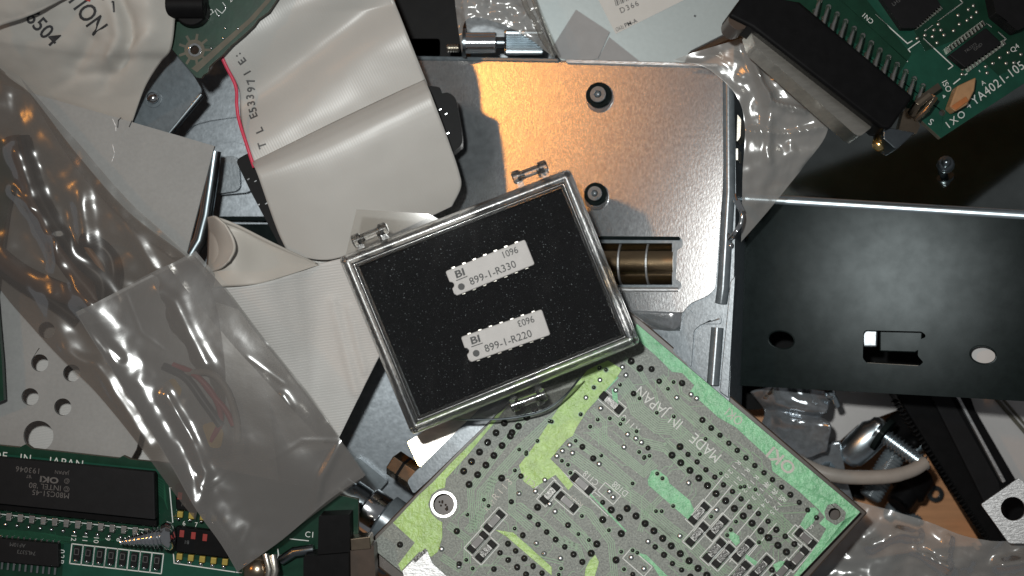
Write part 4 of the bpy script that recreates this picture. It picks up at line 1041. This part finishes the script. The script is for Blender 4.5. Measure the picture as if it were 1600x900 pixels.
b = MB(); b.prism(EC, [(1440, 590), (1468, 590), (1560, 752), (1580, 842), (1566, 842)], -.1, 1.3); b.build('ridge', M['epoxy'], t, .5)
b = MB(); b.prism(EC, [(1484, 600), (1489, 600), (1572, 752), (1567, 755)], 0, 1.6); b.build('rail', M['silver'], t, .2)
b = MB()
for k in range(34):
    u = k / 33; b.block(EC, 1401 + u * 140, 628 + u * 212, 9, 3.6, 32, -2, .9)
b.build('teeth', M['black'], t, .2)
t = thing('white_panel', 1580, 700, -52, 'white panel with a narrow groove below the bracket at the right edge', 'panel')
b = MB(); b.prism(H(-50), [(1430, 500), (1700, 500), (1700, 860), (1610, 820), (1490, 590)], -3, 0); b.build('panel', M['whitepanel'], t, .4)
b = MB(); b.tube([V(1545, 610, -49.8), V(1640, 720, -49.8)], .5, 8); b.tube([V(1552, 606, -49.8), V(1650, 720, -49.8)], .35, 8); b.build('groove_bead', M['boardedge'], t)
t = thing('mounting_tab', 1590, 800, -24, 'scratched bright metal tab with one round hole at the right edge', 'metal tab')
MT = Plane(1580, 800, -22, .18, -.10)
b = MB(); b.prism(MT, rpoly([(1533, 788), (1592, 747), (1606, 760), (1660, 850), (1577, 849)], 3), -1.5, 0, [(1583, 795, 18.5)]); b.build('tab', M['silver'], t, .3, 3)
# studs and screws
t = thing('bolt', 1345, 690, -50, 'large bright round headed bolt beside the grey wire', 'bolt')
p0, p1 = V(1382, 660, -46), V(1318, 722, -50)
b = MB(); b.tube([p0.lerp(p1, u) for u in (0, .06, .15, .25, .6, .82, .93, 1)], [1.8, 2.8, 3.0, 4.0, 4.1, 3.8, 2.8, .6], 30); b.build('bolt_head', M['bluechrome'], t)
t = thing('screw', 1415, 705, -44, 'dark threaded screw with flanged head pointing at the card connector', 'screw')
p0, p1 = V(1370, 672, -44), V(1452, 732, -38)
pts = [p0.lerp(p1, k / 70) for k in range(71)]; rad = [(1.9 if k < 60 else 1.9 - (k - 60) * .13) * (1.16 if k % 5 < 2 else .86) for k in range(71)]
b = MB(); b.tube(pts, rad, 18); b.build('thread', M['bluechrome'], t, ang=60)
b = MB(); b.tube([p0.lerp(p1, u) for u in (.06, .08, .16, .17)], [2.2, 4.6, 4.6, 2.2], 26); b.build('flange', M['blackm'], t)
t = thing('stud', 1382, 745, -54, 'short grey threaded stud under the grey wire', 'stud')
p0, p1 = V(1400, 706, -54), V(1358, 778, -52)
pts = [p0.lerp(p1, k / 60) for k in range(61)]
b = MB(); b.tube(pts, [2.9 * (1.06 if k % 4 < 2 else .94) * (.75 if k in (0, 60) else 1) for k in range(61)], 22); b.build('thread', M['zinc'], t, ang=60)
t = thing('rubber_plug', 1420, 765, -60, 'black cup shaped plug lying on the wood', 'plug')
p0, p1 = V(1438, 738, -60), V(1402, 790, -56)
b = MB(); b.tube([p0, p0.lerp(p1, .1), p0.lerp(p1, .55), p0.lerp(p1, .62), p0.lerp(p1, .95), p1, p0.lerp(p1, .9)], [3.6, 4.6, 4.8, 3.6, 3.4, 2.8, 2.2], 26); b.build('cup', M['black'], t)
t = thing('rubber_plug', 1338, 764, -66, 'small black plug beside the lower end of the stud', 'plug')
b = MB(); b.tube([V(1342, 748, -64), V(1334, 776, -64)], [2.4, 2.8], 16); b.dome(H(-63), 1341, 754, 9, 3); b.build('cup', M['black'], t, .3)
t = thing('rubber_plug', 1422, 668, -60, 'black plug between the bolt and the card connector', 'plug')
b = MB(); b.tube([V(1400, 676, -62), V(1428, 652, -58)], [4.4, 4.0], 22); b.dome(H(-58), 1424, 690, 12, 4); b.build('cup', M['black'], t, .4)
b = MB(); b.tube([V(*p) for p in smooth([(1230, 712, -38), (1268, 732, -37), (1300, 742, -36), (1340, 746, -36), (1390, 744, -36), (1425, 735, -37), (1446, 722, -38)])], [1.8] * 36 + [1.7] * 12 + [1.6], 14)
tag(b.build('wire', M['wirewhite']), 'thick grey wire running from the main board to the dark screw', 'wire')

# spring clip beside the drive
b = MB()
b.tube([V(*p) for p in smooth([(1146, 300, -20), (1150, 316, -17), (1159, 333, -15), (1157, 350, -15), (1148, 364, -15), (1139, 374, -17)], 5)], .55, 8)
b.tube([V(1136, 361, -18), V(1139, 374, -17)], .5, 8); b.block(H(-15), 1156, 322, 8, 20, 25, -1, 0); b.dome(H(-18), 1141, 384, 6, 1)
tag(b.build('spring_clip', M['chrome'], None, .1), 'small bent silver wire clip on the drive side', 'clip')

b = MB(); b.prism(H(-50), rpoly([(1120, 470), (1480, 470), (1480, 585), (1240, 590), (1190, 640), (1120, 640)], 8), -14, 0)  # added under bracket and drive edge so hole, slot and gap read as shade
tag(b.build('plastic_block', M['black'], None, 1), 'added black block that darkens the left round hole and slot of the black bracket', 'plastic block')

b = MB(); b.prism(F1, [(1505, 530), (1570, 530), (1570, 585), (1505, 585)], -3.2, -2.9)
tag(b.build('paper_scrap', M['whitepanel']), 'white paper scrap seen through the right round hole of the black bracket', 'paper')

# more loose hardware in the lower right corner
t = thing('screw', 1310, 640, -46, 'small bright screw lying on the grey scrap under the bracket edge', 'screw')
b = MB(); b.dome(H(-36), 1297, 614, 9, 1.8, 0, 18, 5); b.tube([V(1297, 614, -38), V(1303, 622, -39), V(1308, 634, -40)], .9, 10); b.build('screw_body', M['bluechrome'], t)
t = thing('washer', 1468, 752, -64, 'small dark washer lying on the wood beside the card connector', 'washer')
b = MB(); b.ring(H(-65), 1462, 772, 6, 13, -.8, 0); b.build('ring', M['darksteel'], t, .15)

def loose_screw(a, c, r, label, mat):
    t = thing('screw', (a[0] + c[0]) / 2, (a[1] + c[1]) / 2, min(a[2], c[2]) - r, label, 'screw')
    p, q = V(*a), V(*c); d = (q - p).normalized()
    b = MB(); b.tube([p.lerp(q, k / 50) for k in range(51)], [r * (1.12 if k % 5 < 2 else .88) * (1 if k < 44 else 1 - (k - 44) * .1) for k in range(51)], 16); b.build('thread', M[mat], t, ang=60)
    b = MB(); b.tube([p - d * 1.6 * r, p - d * 1.3 * r, p - d * .2 * r, p], [r * .9, r * 1.7, r * 1.95, r * 1.2], 22); b.build('screw_head', M[mat], t)
loose_screw((1290, 735, -50), (1322, 775, -54), 1.5, 'short bright screw lying below the grey wire beside the main board', 'bluechrome')
loose_screw((1395, 800, -63), (1440, 815, -63), 1.3, 'small grey screw lying on the wood under the clear bag edge', 'zinc')
loose_screw((1448, 690, -60), (1420, 712, -60), 1.4, 'small bright screw wedged against the toothed edge of the card connector', 'bluechrome')

# ================================================================ bags and what is in them
def cable(pts, r, name, mat, parent=None, n=10):
    b = MB(); b.tube([V(*p) for p in smooth(pts, 8)], r, n); return b.build(name, mat, parent)
# rear bag: long strip from the upper left
t = thing('antistatic_bag', 140, 380, -16, 'long smoky translucent antistatic bag with brown cables, at the left edge', 'plastic bag')
def zA2(x, y, u, v):
    return (ridges(x, y, [([(30, 240), (60, 330), (110, 420), (150, 480)], 20, 2.1), ([(0, 400), (60, 440), (150, 480)], 24, 1.9), ([(128, 300), (136, 380)], 16, 1.4), ([(95, 375), (90, 420)], 12, 1.4), ([(160, 290), (200, 350), (240, 420)], 10, 0.9), ([(20, 300), (50, 325)], 8, 1.1),
                         ([(80, 470), (85, 510), (120, 580)], 18, 1.6), ([(150, 570), (230, 700)], 12, 1.5), ([(100, 550), (130, 565)], 10, 1.4)]) + fbm(x, y, 90, 11) * .9 + fbm(x, y, 34, 12) * .12) * (math.sin(math.pi * min(.97, max(.03, u))) ** .5)
lfA = smooth([(-60, 60, -14), (-50, 300, -15), (-20, 420, -15), (60, 522, -14), (140, 602, -13), (215, 692, -12), (268, 765, -12), (305, 812, -11)])
rtA = smooth([(30, 130, -16), (52, 152, -15), (120, 240, -14), (200, 330, -13), (290, 400, -12), (330, 450, -12), (350, 560, -12), (352, 640, -11)])
b = coons([(-60, 60, -14), (30, 130, -16)], [(305, 812, -11), (352, 640, -11)], lfA, rtA, 80, 130, zA2)
b.build('front_film', M['bag'], t)
b = coons([(-60, 60, -17), (30, 130, -17)], [(305, 812, -15.6), (352, 640, -16)], [(p.x, p.y, -19.5 if p.y < 680 else -13.6) for p in lfA], [(p.x, p.y, -19) for p in rtA], 20, 40)
b = coons([(30, 118, -18), (54, 146, -18)], [(268, 402, -15), (300, 402, -15)], smooth([(30, 118, -18), (100, 236, -17), (150, 300, -16), (200, 350, -16), (268, 402, -15)]), smooth([(54, 146, -18), (130, 232, -17), (200, 312, -16), (300, 402, -15)]), 12, 60, lambda x, y, u, v: fbm(x, y, 60, 3) * .5)
b.build('seam_strip', M['seam'], t)
t2 = thing('cable_bundle', 110, 420, -18, 'dark brown cables looped inside the long antistatic bag', 'cables')
cable([(20, 215, -18.5), (40, 290, -17.5), (75, 365, -17), (115, 425, -17), (150, 470, -17), (160, 520, -17)], 2.2, 'cable', M['wirebrown'], t2)
cable([(35, 215, -18.5), (55, 290, -17), (92, 360, -16.5), (130, 410, -16), (160, 440, -16.5), (158, 500, -17)], 1.9, 'cable', M['wireblack'], t2)
cable([(-20, 385, -18), (30, 425, -17.5), (80, 450, -17), (130, 470, -16.5), (190, 500, -17)], 2.4, 'cable', M['wirebrown'], t2)
cable([(-20, 400, -18), (30, 440, -18), (80, 470, -18), (120, 500, -18)], 1.8, 'cable', M['wireblack'], t2)
cable([(128, 376, -16), (150, 380, -15.5), (172, 400, -16), (178, 430, -16), (172, 460, -17)], 1.8, 'cable', M['wireblack'], t2)
cable([(126, 372, -15.5), (140, 392, -15.5), (158, 420, -16), (160, 450, -16), (148, 470, -17)], .8, 'cable', M['tan'], t2)
# front bag
t = thing('antistatic_bag', 340, 640, -8, 'shiny smoky grey antistatic bag with red wires, in front of the ribbon', 'plastic bag')
def zB(x, y, u, v):
    e = (math.sin(math.pi * min(.985, max(.015, u))) * math.sin(math.pi * min(.985, max(.015, v)))) ** .4
    z = ridges(x, y, [([(245, 455), (268, 470), (290, 520), (318, 570)], 12, .7), ([(255, 620), (290, 680), (318, 740), (312, 782)], 10, .9),
                      ([(530, 695), (500, 750), (487, 808)], 7, 1.7), ([(565, 740), (520, 775), (490, 810)], 7, 1.0), ([(440, 620), (450, 635)], 7, .6), ([(330, 690), (420, 700), (480, 740)], 26, .5), ([(140, 505), (160, 535), (185, 560)], 8, .8)])
    z += ridges(x, y, [([(128, 500), (165, 548), (178, 590)], 2.2, .2), ([(255, 610), (300, 690)], 2.5, .14), ([(300, 740), (316, 770), (372, 720)], 2.2, .16), ([(235, 440), (262, 500)], 2.4, .12), ([(420, 720), (470, 690), (520, 690)], 2.6, .16), ([(385, 560), (440, 600)], 2.4, .1), ([(330, 800), (372, 860), (400, 800)], 2.6, .14), ([(190, 455), (215, 520), (250, 545)], 2.2, .12)])
    return (z + fbm(x, y, 130, 21) * .42 + fbm(x, y, 45, 22) * .05) * e + 1.2 * u - 3.4 * (1 - math.exp(-u / (.13 + .035 * fbm(x, y, 70, 77))))
lfB = smooth([(118, 488, -4), (150, 540, -4), (205, 625, -4), (262, 718, -4), (305, 794, -4), (345, 850, -4), (371, 894, -4)])
rtB = smooth([(300, 398, -6), (345, 448, -5), (400, 520, -4), (470, 608, -4), (530, 688, -4), (570, 744, -5)])
b = coons(smooth([(118, 488, -4), (160, 465, -4), (220, 432, -4), (262, 412, -5), (300, 398, -6)]), smooth([(371, 894, -4), (440, 845, -4.5), (510, 785, -4.5), (570, 744, -5)]), lfB, rtB, 100, 130, zB)
b.build('front_film', M['bagthick'], t)
b = coons([(262, 415, -11), (306, 392, -11)], [(505, 690, -10), (534, 690, -10)], smooth([(262, 415, -11), (330, 500, -11), (420, 600, -10), (505, 690, -10)]), smooth([(306, 392, -11), (352, 448, -11), (412, 528, -10), (480, 612, -10), (534, 690, -10)]), 10, 50, lambda x, y, u, v: fbm(x, y, 40, 5) * .5)
b.build('seam_strip', M['seam'], t)
b = coons([(118, 488, -10), (300, 398, -14)], [(371, 894, -10), (570, 744, -14)], [(p.x, p.y, -10) for p in lfB], [(p.x, p.y, -14) for p in rtB], 20, 30)
b.build('back_film', M['bag'], t)
t2 = thing('wire_bundle', 330, 620, -9, 'red, grey and black wires with amber piece inside the shiny front bag', 'wires')
cable([(285, 575, -11.6), (310, 590, -10.6), (335, 620, -10.6), (345, 655, -11.1), (330, 690, -11.6)], .75, 'red_wire', M['wirered'], t2)
cable([(270, 570, -11.6), (305, 585, -10.8), (330, 615, -10.6), (352, 640, -10.6), (365, 665, -10.6)], .7, 'red_wire', M['wirered'], t2)
cable([(255, 572, -11.6), (290, 590, -11.0), (320, 630, -10.6), (345, 665, -10.8)], 1.0, 'black_wire', M['wireblack'], t2)
cable([(280, 585, -11.6), (325, 582, -10.1), (352, 605, -9.6), (368, 650, -10.1), (372, 690, -11.6)], .8, 'grey_wire', M['wirewhite'], t2)
b = MB(); b.prism(H(-11), rpoly([(315, 664), (335, 658), (350, 675), (345, 700), (328, 700)], 6), -2, 0); b.prism(H(-11.2), rpoly([(255, 598), (272, 590), (285, 610), (270, 640), (262, 630)], 6), -1, 0); b.build('amber_piece', M['amber'], t2, .4)

# clear bags
t = thing('clear_bag', 1190, 200, -18, 'wrinkled clear plastic bag between the drive and the connector board', 'plastic bag')
def zC(x, y, u, v):
    e = (math.sin(math.pi * min(.98, max(.02, u))) * math.sin(math.pi * min(.98, max(.02, v)))) ** .5
    return (fbm(x, y, 80, 31) * 2.6 + fbm(x, y, 28, 32) * .4 + ridges(x, y, [([(1165, 70), (1190, 135), (1200, 160), (1255, 175)], 6, 2.0), ([(1170, 205), (1225, 210), (1290, 198)], 6, 1.3), ([(1200, 150), (1200, 250)], 8, 1.2)])) * e
b = coons(smooth([(1052, 94, -17), (1085, 82, -16), (1150, 62, -15), (1182, 50, -15)]), smooth([(1158, 378, -22), (1200, 330, -20), (1250, 268, -17)]), smooth([(1052, 94, -17), (1110, 110, -16), (1160, 170, -15), (1160, 280, -17), (1158, 378, -22)]), smooth([(1182, 50, -15), (1240, 130, -14), (1294, 196, -13), (1250, 268, -17)]), 70, 70, zC)
b.build('film', M['clearbag'], t)
t = thing('clear_bag', 800, 30, -26, 'clear plastic bag draped over the thumbscrew at the top', 'plastic bag')
b = coons([(708, -30, -32), (830, -30, -31)], smooth([(722, 84, -33), (730, 30, -31), (790, 40, -31), (866, 88, -33)]), smooth([(708, -30, -32), (714, 30, -32), (722, 84, -33)]), smooth([(830, -30, -31), (842, 20, -31), (866, 88, -33)]), 50, 40, lambda x, y, u, v: fbm(x, y, 50, 41) * 2.2 + fbm(x, y, 20, 42) * .35)
b.build('film', M['clearbag'], t)
b = MB(); b.tube([V(*p) for p in smooth([(812, -20, -30), (822, 10, -30), (838, 38, -30), (848, 60, -31), (866, 86, -33)], 6)], .7, 8); b.tube([V(*p) for p in smooth([(826, -20, -30), (838, 12, -30), (850, 40, -30), (870, 84, -33)], 6)], .5, 8)
b.build('rolled_edge', M['sheet'], t)
t = thing('clear_bag', 1460, 850, -30, 'wrinkled clear plastic bag in the lower right corner', 'plastic bag')
def zD(x, y, u, v):
    return fbm(x, y, 100, 51) * 2.2 + fbm(x, y, 30, 52) * .5 + ridges(x, y, [([(1360, 850), (1400, 830), (1430, 835)], 10, 2.5), ([(1430, 860), (1480, 885)], 7, 2.0), ([(1560, 880), (1640, 870)], 10, 3), ([(1480, 840), (1475, 900)], 7, 1.4)])
b = coons(smooth([(1325, 780, -30), (1400, 800, -28), (1450, 815, -28), (1530, 842, -26), (1680, 850, -24)]), [(1225, 940, -32), (1680, 940, -26)], [(1325, 780, -30), (1225, 940, -32)], [(1680, 850, -24), (1680, 940, -26)], 90, 50, zD)
b.build('film', M['clearbag'], t)
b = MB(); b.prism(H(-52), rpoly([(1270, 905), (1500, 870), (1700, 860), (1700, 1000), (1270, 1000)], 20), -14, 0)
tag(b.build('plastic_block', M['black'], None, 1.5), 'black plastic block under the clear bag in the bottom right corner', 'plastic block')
b = MB(); b.prism(H(-34), [(1518, 850), (1524, 848), (1532, 858), (1527, 860)], -.4, 0); tag(b.build('wood_splinter', M['tan']), 'tiny tan splinter on the lower right clear bag', 'splinter')

# ================================================================ the clear case
t = thing('plastic_case', 764, 470, -14, 'clear hinged plastic display case lined with black foam', 'display case')
Q = [V(524.5, 401, 0), V(892, 259.5, 0), V(1004.5, 538, 0), V(641.5, 684, 0)]
Q = [Vector((p.x, p.y)) for p in Q]
def inset(d):
    out = []
    for i in range(4):
        p, a, c = Q[i], Q[i - 1], Q[(i + 1) % 4]
        e1 = (p - a).normalized(); e2 = (c - p).normalized()
        n1 = Vector((e1.y, -e1.x)); n2 = Vector((e2.y, -e2.x))       # inward (corners run clockwise as seen)
        k = (n1 + n2) / (1 + n1.dot(n2)); out.append(p + k * d)
    return out
def loop(d, z, r):
    pts = rpoly([tuple(p) for p in inset(d)], max(.25, r), 6)
    return [Vector((x, y, z)) for x, y in pts]
def frame_ring(prof, r0):
    bb = MB(); n = None; k = len(prof)
    vs = []
    for d, z in prof:
        l = loop(d, z, r0 - d * .8); n = len(l); vs += l
    bb.add(vs, [(j * n + i, j * n + (i + 1) % n, ((j + 1) % k) * n + (i + 1) % n, ((j + 1) % k) * n + i) for j in range(k) for i in range(n)])
    return bb
lidp = [(.25, -7.2), (.25, -2.2), (.45, -1.2), (.85, -.45), (1.35, -.1), (1.9, 0), (2.3, -.05), (2.6, -.3), (2.85, -.7), (3.15, -.75), (3.4, -.5), (3.6, -.75), (3.6, -9), (2.9, -9), (2.7, -2.4), (2.2, -1.7), (1.7, -2.2), (1.5, -7.2)]
frame_ring(lidp, 1.7).build('lid_rim', M['glass'], t, ang=60)
basep = [(0, -7.7), (-.15, -8.1), (0, -8.6), (.25, -13.2), (.6, -14), (3.4, -14), (3.4, -12.8), (1.5, -12.6), (1.3, -8.2), (1.1, -7.7)]
frame_ring(basep, 1.7).build('base_rim', M['glass'], t, ang=60)
b = MB(); b.slab(loop(3.45, -.85, .5), Vector((0, 0, -.8))); b.build('lid_panel', M['clear'], t, .05)
b = MB(); b.slab(loop(3.2, -13.0, .5), Vector((0, 0, -.9))); b.build('base_panel', M['clear'], t, .05)
def knuckle(p, q, zz):
    b = MB(); a, c = V(*p, zz), V(*q, zz)
    b.tube([a.lerp(c, -.22), a.lerp(c, -.18), a.lerp(c, .10), a.lerp(c, .14)], [1.0, 1.5, 1.5, 1.0], 20); b.tube([a.lerp(c, .86), a.lerp(c, .9), a.lerp(c, 1.18), a.lerp(c, 1.22)], [1.0, 1.5, 1.5, 1.0], 20); b.tube([a, c], 1.0, 16)
    m = V((p[0] + q[0]) / 2 + 4, (p[1] + q[1]) / 2 + 12, zz); b.tube([a.lerp(c, .1), m + Vector((-2, 0, 0))], .9, 8); b.tube([a.lerp(c, .9), m + Vector((2.4, .7, 0))], .9, 8)
    g = (c - a); nn = Vector((g.y, -g.x, 0)).normalized()
    if (m - a).dot(nn) < 0: nn = -nn
    if p[1] > 500: nn = Vector((-g.y, g.x, 0)).normalized()
    for q0, q1 in ((-.12, .12), (.88, 1.12)):
        e = [a.lerp(c, q0), a.lerp(c, q1)]; b.slab([e[0] + Vector((0, 0, .9)), e[1] + Vector((0, 0, .9)), e[1] + nn * 4.6 + Vector((0, 0, .9)), e[0] + nn * 4.6 + Vector((0, 0, .9))], Vector((0, 0, -2.4)))
    return b.build('hinge_knuckle', M['knob'], t)
knuckle((559, 375), (597, 359), -5); knuckle((809, 276), (847, 262), -5); knuckle((806, 632), (845, 618), -6)
b = coons(smooth([(655, 668, -8), (760, 634, -8), (905, 590, -8)]), smooth([(700, 653, -10), (740, 655, -11), (800, 652, -11.5), (852, 640, -11.5), (885, 615, -11), (905, 590, -9)]), [(655, 668, -8), (700, 653, -10)], [(905, 590, -8), (905, 590, -9)], 30, 8)
cl = b.build('clasp_tab', M['sheet'], t)
b = MB(); b.tube([V(*p) for p in smooth([(700, 654, -9.8), (740, 656, -11), (800, 653, -11.4), (852, 641, -11.4), (885, 616, -11), (908, 588, -9)], 6)], .22, 6); b.build('tab_edge', M['darksteel'], cl)
b = MB(); b.prism(Plane(620, 360, -6, 0, 0), [(557, 327), (670, 334), (700, 350), (560, 420), (540, 400)], -.25, 0)
tag(b.build('plastic_film', M['sheet']), 'small clear film corner sticking out above the case', 'film')
# foam
FZ = -4.6
b = MB(); b.prism(H(FZ), [(560, 416), (878, 292), (978, 525), (655, 652)], -7.8, 0)
tag(b.build('foam_pad', M['foam'], None, .2), 'black foam pad filling the clear case under the two white chips', 'foam')
# resistor networks
def network(tl, tr, br, bl, l2, date, label, shift):
    cx = sum(p[0] for p in (tl, tr, br, bl)) / 4; cy = sum(p[1] for p in (tl, tr, br, bl)) / 4
    ang = math.degrees(math.atan2(tl[1] - tr[1], tr[0] - tl[0])); L_ = math.hypot(tr[0] - tl[0], tr[1] - tl[1]); W_ = math.hypot(bl[0] - tl[0], bl[1] - tl[1])
    c, s_ = math.cos(R(ang)), math.sin(R(ang))
    def pt(u, v): return (cx + u * c - v * s_, cy - (u * s_ + v * c))
    t = thing('resistor_network', cx, cy, FZ, label, 'resistor chip', 'white resistor chips pressed into the black foam')
    F = H(FZ)
    notch = [(-L_ / 2, -5)] + [(-L_ / 2 + 6.5 * math.cos(a), -5 + 6 - 6 + 5.5 * math.sin(a) - 1) for a in (-1.2, -.6, 0, .6, 1.2)]
    ol = rpoly([(-L_ / 2, W_ / 2), (-L_ / 2, 0)], 0) if 0 else None
    poly = [(-L_ / 2 + 2, W_ / 2), (L_ / 2 - 2, W_ / 2), (L_ / 2, W_ / 2 - 2), (L_ / 2, -W_ / 2 + 2), (L_ / 2 - 2, -W_ / 2), (-L_ / 2 + 3, -W_ / 2), (-L_ / 2, -W_ / 2 + 4), (-L_ / 2, -8), (-L_ / 2 + 4, -6), (-L_ / 2 + 5.5, -2.5), (-L_ / 2 + 4, 1), (-L_ / 2, 3), (-L_ / 2, W_ / 2 - 2)]
    b = MB(); b.prism(F, [pt(*p) for p in poly], -.6, 1.5); b.build('body', M['ceramic'], t, .22, 3)
    for sd in (1, -1):
        for k in range(7):
            b = MB(); x = -L_ / 2 + 14 + k * (L_ - 28) / 6
            b.prism(F, [pt(x - 3, sd * (W_ / 2 - 2)), pt(x + 3, sd * (W_ / 2 - 2)), pt(x + 3, sd * (W_ / 2 + 1.9)), pt(x - 3, sd * (W_ / 2 + 1.9))], -.4, .3); b.build('pin', M['nickel'], t, .08)
    b = MB(); z = 1.56
    b.text(F, l2, *pt(-L_ / 2 + 29, -W_ / 2 + 7), 11.5, ang, z, sx=.97, bold=.008, space=1.03)
    b.text(F, date, *pt(L_ / 2 - 16, W_ / 2 - 5), 10.5, ang + 180, z, sx=.92, bold=.006)
    b.line(F, [pt(-L_ / 2 + 11, W_ / 2 - 20), pt(-L_ / 2 + 29, W_ / 2 - 20)], 1.4, z)
    b.build('marking', M['greyink'], t, flat=True)
    b = MB(); b.text(F, 'BI', *pt(-L_ / 2 + 11.5, W_ / 2 - 16.5), 11, ang, z, sx=1.3, bold=.03, shear=.05); b.build('logo', M['greyink'], t, flat=True)
    b = MB(); b.disc(F, *pt(-L_ / 2 + 14.5, -W_ / 2 + 10.5), 5.3, 1.5, 1.56); b.build('pin_one_dot', M['greyink'], t, flat=True)
network((695.5, 424), (820, 374), (836, 413), (711.5, 463), '899-1-R330', '9601', 'white resistor chip marked 899-1-R330, the upper of two in the foam', 0)
network((720.5, 526.5), (847, 483), (860, 523), (733, 567), '899-1-R220', '9603', 'white resistor chip marked 899-1-R220, the lower of two in the foam', 0)
